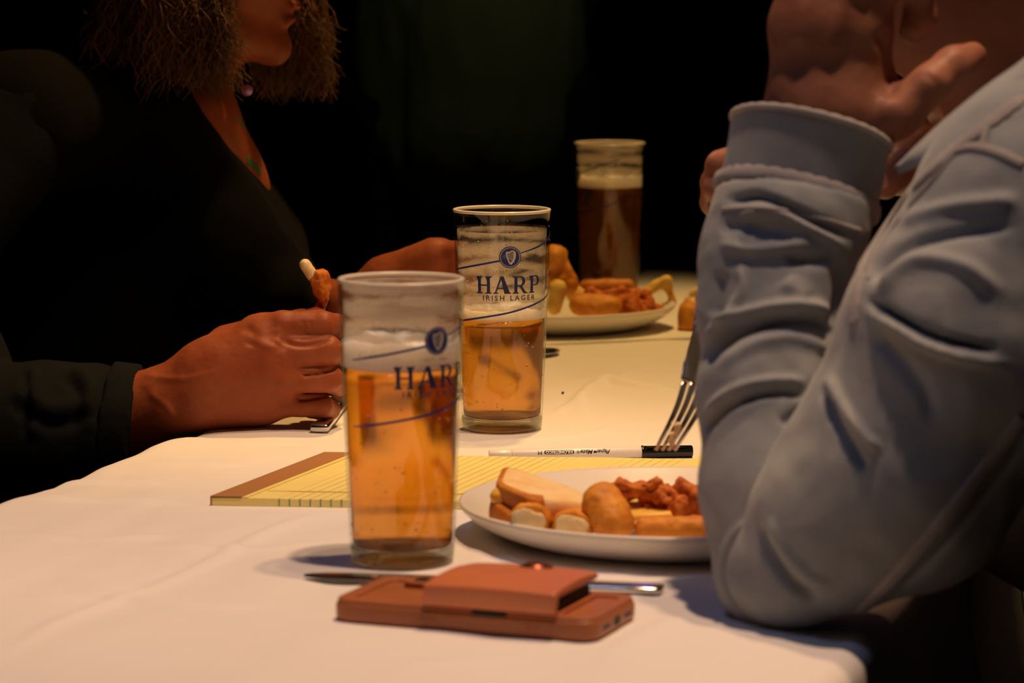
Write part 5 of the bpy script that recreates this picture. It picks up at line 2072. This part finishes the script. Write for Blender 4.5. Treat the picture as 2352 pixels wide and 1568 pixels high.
# ---- jacket front, back and collar
jb = SDF()
jb.chain([A3(2190, 560, 1.91), A3(2135, 700, 1.91), A3(2140, 900, 1.91)], [SR(150, 1.9), SR(172, 1.9), SR(190, 1.9)], .012)
jb.chain([A3(2450, 420, 1.92), A3(2250, 520, 1.91)], [SR(225, 1.9), SR(172, 1.9)], .012)
jb.cone(A3(2700, 560, 1.95), A3(2560, 900, 1.97), .10, .14, .04)
jb.cone((.49, 1.98, .80), (.54, 2.0, .52), .12, .14, .06)
jb.chain([(.42, 2.10, 1.00), (.40, 2.14, .88)], [.065, .06], .03)
V, Q = jb.build(.0042, disp=sculpt([([(1958, 780), (1985, 600), (2060, 470), (2190, 350), (2352, 215)], 12, .0030, 'ridge'),
                                    ([(1990, 790), (2010, 610), (2085, 495), (2210, 375)], 9, .0035, 'groove'),
                                    ([(2190, 330), (2270, 345), (2380, 400)], 12, .0035, 'step'),
                                    ([(2100, 480), (2200, 420), (2352, 470)], 24, .004, 'ridge')], (14, .002)), relax=2)
quad_mesh('jacket_body', V, Q, MAT['denim'], dp_)


# collar: folded flap along the neck
def collar():
    top = [PX(2470, 40, 1.76), PX(2352, 140, 1.75), PX(2260, 206, 1.745), PX(2170, 280, 1.745), PX(2100, 345, 1.76), PX(2058, 388, 1.79)]
    bot = [PX(2500, 110, 1.735), PX(2380, 185, 1.725), PX(2290, 245, 1.72), PX(2205, 308, 1.72), PX(2130, 372, 1.735), PX(2068, 398, 1.78)]
    T_, B_ = spline([tuple(p) for p in top], 30), spline([tuple(p) for p in bot], 30)
    V, Fc = [], []
    for i in range(30):
        for j in range(9):
            t = j / 8
            p = T_[i] * (1 - t) + B_[i] * t
            p = p + np.array([0, -.005 * math.sin(PI * t), .002 * math.sin(PI * t)])
            V.append(p)
    for i in range(29):
        for j in range(8):
            Fc.append((i * 9 + j, (i + 1) * 9 + j, (i + 1) * 9 + j + 1, i * 9 + j + 1))
    o = mesh_np('jacket_collar', V, Fc, MAT['denim'], dp_)
    s = o.modifiers.new('t', 'SOLIDIFY')
    s.thickness = .003
    s.offset = 0
    return o


collar()


# seams laid onto the finished denim by casting from the outside
from mathutils.bvhtree import BVHTree
bpy.context.view_layer.update()


def seam_on(targets, line, w, th, name, mat, n=70, scal=.12, lift=.0004, parent=None):
    trees = []
    for o in targets:
        me = o.data
        trees.append(BVHTree.FromPolygons([v.co[:] for v in me.vertices], [tuple(p.vertices) for p in me.polygons]))
    eye = Vector((0, 0, TZ + HC))
    C = spline(line, n)
    pts, nor = [], []
    for c in C:
        d = (PX(c[0], c[1], 2.0) - eye).normalized()
        best = None
        for t in trees:
            h = t.ray_cast(eye, d)
            if h[0] is not None and (best is None or h[3] < best[3]): best = h
        if best:
            pts.append(best[0])
            nor.append(best[1])
    if len(pts) < 4: return
    P_ = np.array([tuple(p) for p in pts])
    N_ = np.array([tuple(p) for p in nor])
    for _ in range(3):
        P_[1:-1] = (P_[:-2] + P_[1:-1] * 2 + P_[2:]) / 4
        N_[1:-1] = (N_[:-2] + N_[1:-1] * 2 + N_[2:]) / 4
    V, Fc = [], []
    m_ = len(P_)
    for i in range(m_):
        t = Vector(P_[min(i + 1, m_ - 1)] - P_[max(i - 1, 0)]).normalized()
        nn_ = Vector(N_[i]).normalized()
        sd_ = t.cross(nn_).normalized()
        ww = w * (1 + scal * math.sin(i * 2.2)) / 2
        for q in range(8):
            a = 2 * PI * q / 8
            V.append(Vector(P_[i]) + sd_ * ww * math.cos(a) + nn_ * (th * math.sin(a) + lift))
    for i in range(m_ - 1):
        for q in range(8):
            Fc.append((i * 8 + q, i * 8 + (q + 1) % 8, (i + 1) * 8 + (q + 1) % 8, (i + 1) * 8 + q))
    mesh_np(name, V, Fc, MAT[mat], parent or dp_)


w_body = [o for o in wo.children if o.name.startswith('body')]
seam_on(w_body, [(566, 366), (574, 372), (584, 382), (598, 397)], .0075, .0004, 'tattoo', 'tattoo', 20, .35, .0001, wo)
seam_on(w_body, [(548, 270), (552, 282), (560, 292)], .0045, .0004, 'tattoo', 'tattoo', 12, .35, .0001, wo)
sleeve_o = [o for o in dp_.children if o.name.startswith('jacket_sleeve')]
body_o = [o for o in dp_.children if o.name.startswith('jacket_body')]
seam_on(sleeve_o, [(1965, 1415), (2060, 1320), (2180, 1180), (2290, 1040), (2350, 960)], .0095, .0011, 'sleeve_seam', 'denim_seam')
seam_on(sleeve_o, [(1660, 480), (1760, 478), (1880, 500), (1975, 530)], .0030, .0009, 'sleeve_seam', 'denim_seam')
seam_on(body_o + sleeve_o, [(1962, 740), (1972, 640), (2000, 560), (2050, 480), (2115, 412), (2190, 345), (2270, 285), (2350, 225)], .0100, .0012, 'front_seam', 'denim_seam')
seam_on(body_o + sleeve_o, [(1995, 640), (2025, 560), (2085, 480), (2150, 405), (2195, 352)], .0022, .0008, 'front_stitching', 'denim_seam')
seam_on(body_o + sleeve_o, [(2195, 345), (2235, 338), (2290, 350), (2350, 378)], .0060, .0012, 'yoke_seam', 'denim_seam')
seam_on(body_o + sleeve_o, [(2270, 285), (2262, 310), (2258, 338)], .0050, .0010, 'yoke_seam', 'denim_seam')
# lap and legs
tr = SDF()
hip = Vector((.60, 1.98, .46))
for sy in (-.10, .10):
    tr.chain([hip + Vector((0, sy, 0)), hip + Vector((-.36, sy, .0)), hip + Vector((-.36, sy, -.36))], [.09, .06, .046], .02)
V, Q = tr.build(.008)
quad_mesh('trousers', V, Q, MAT['trousers'], dp_)
for sy in (-.10, .10):
    s = SDF()
    s.cone(hip + Vector((-.34, sy, -.415)), hip + Vector((-.48, sy, -.422)), .044, .036, .01)
    V, Q = s.build(.006)
    V[:, 2] = np.maximum(V[:, 2], .002)
    quad_mesh('shoe', V, Q, MAT['shoe'], dp_)

print('objects', len(bpy.data.objects), 'tris', sum(len(o.data.polygons) for o in bpy.data.objects if o.type == 'MESH') * 2)
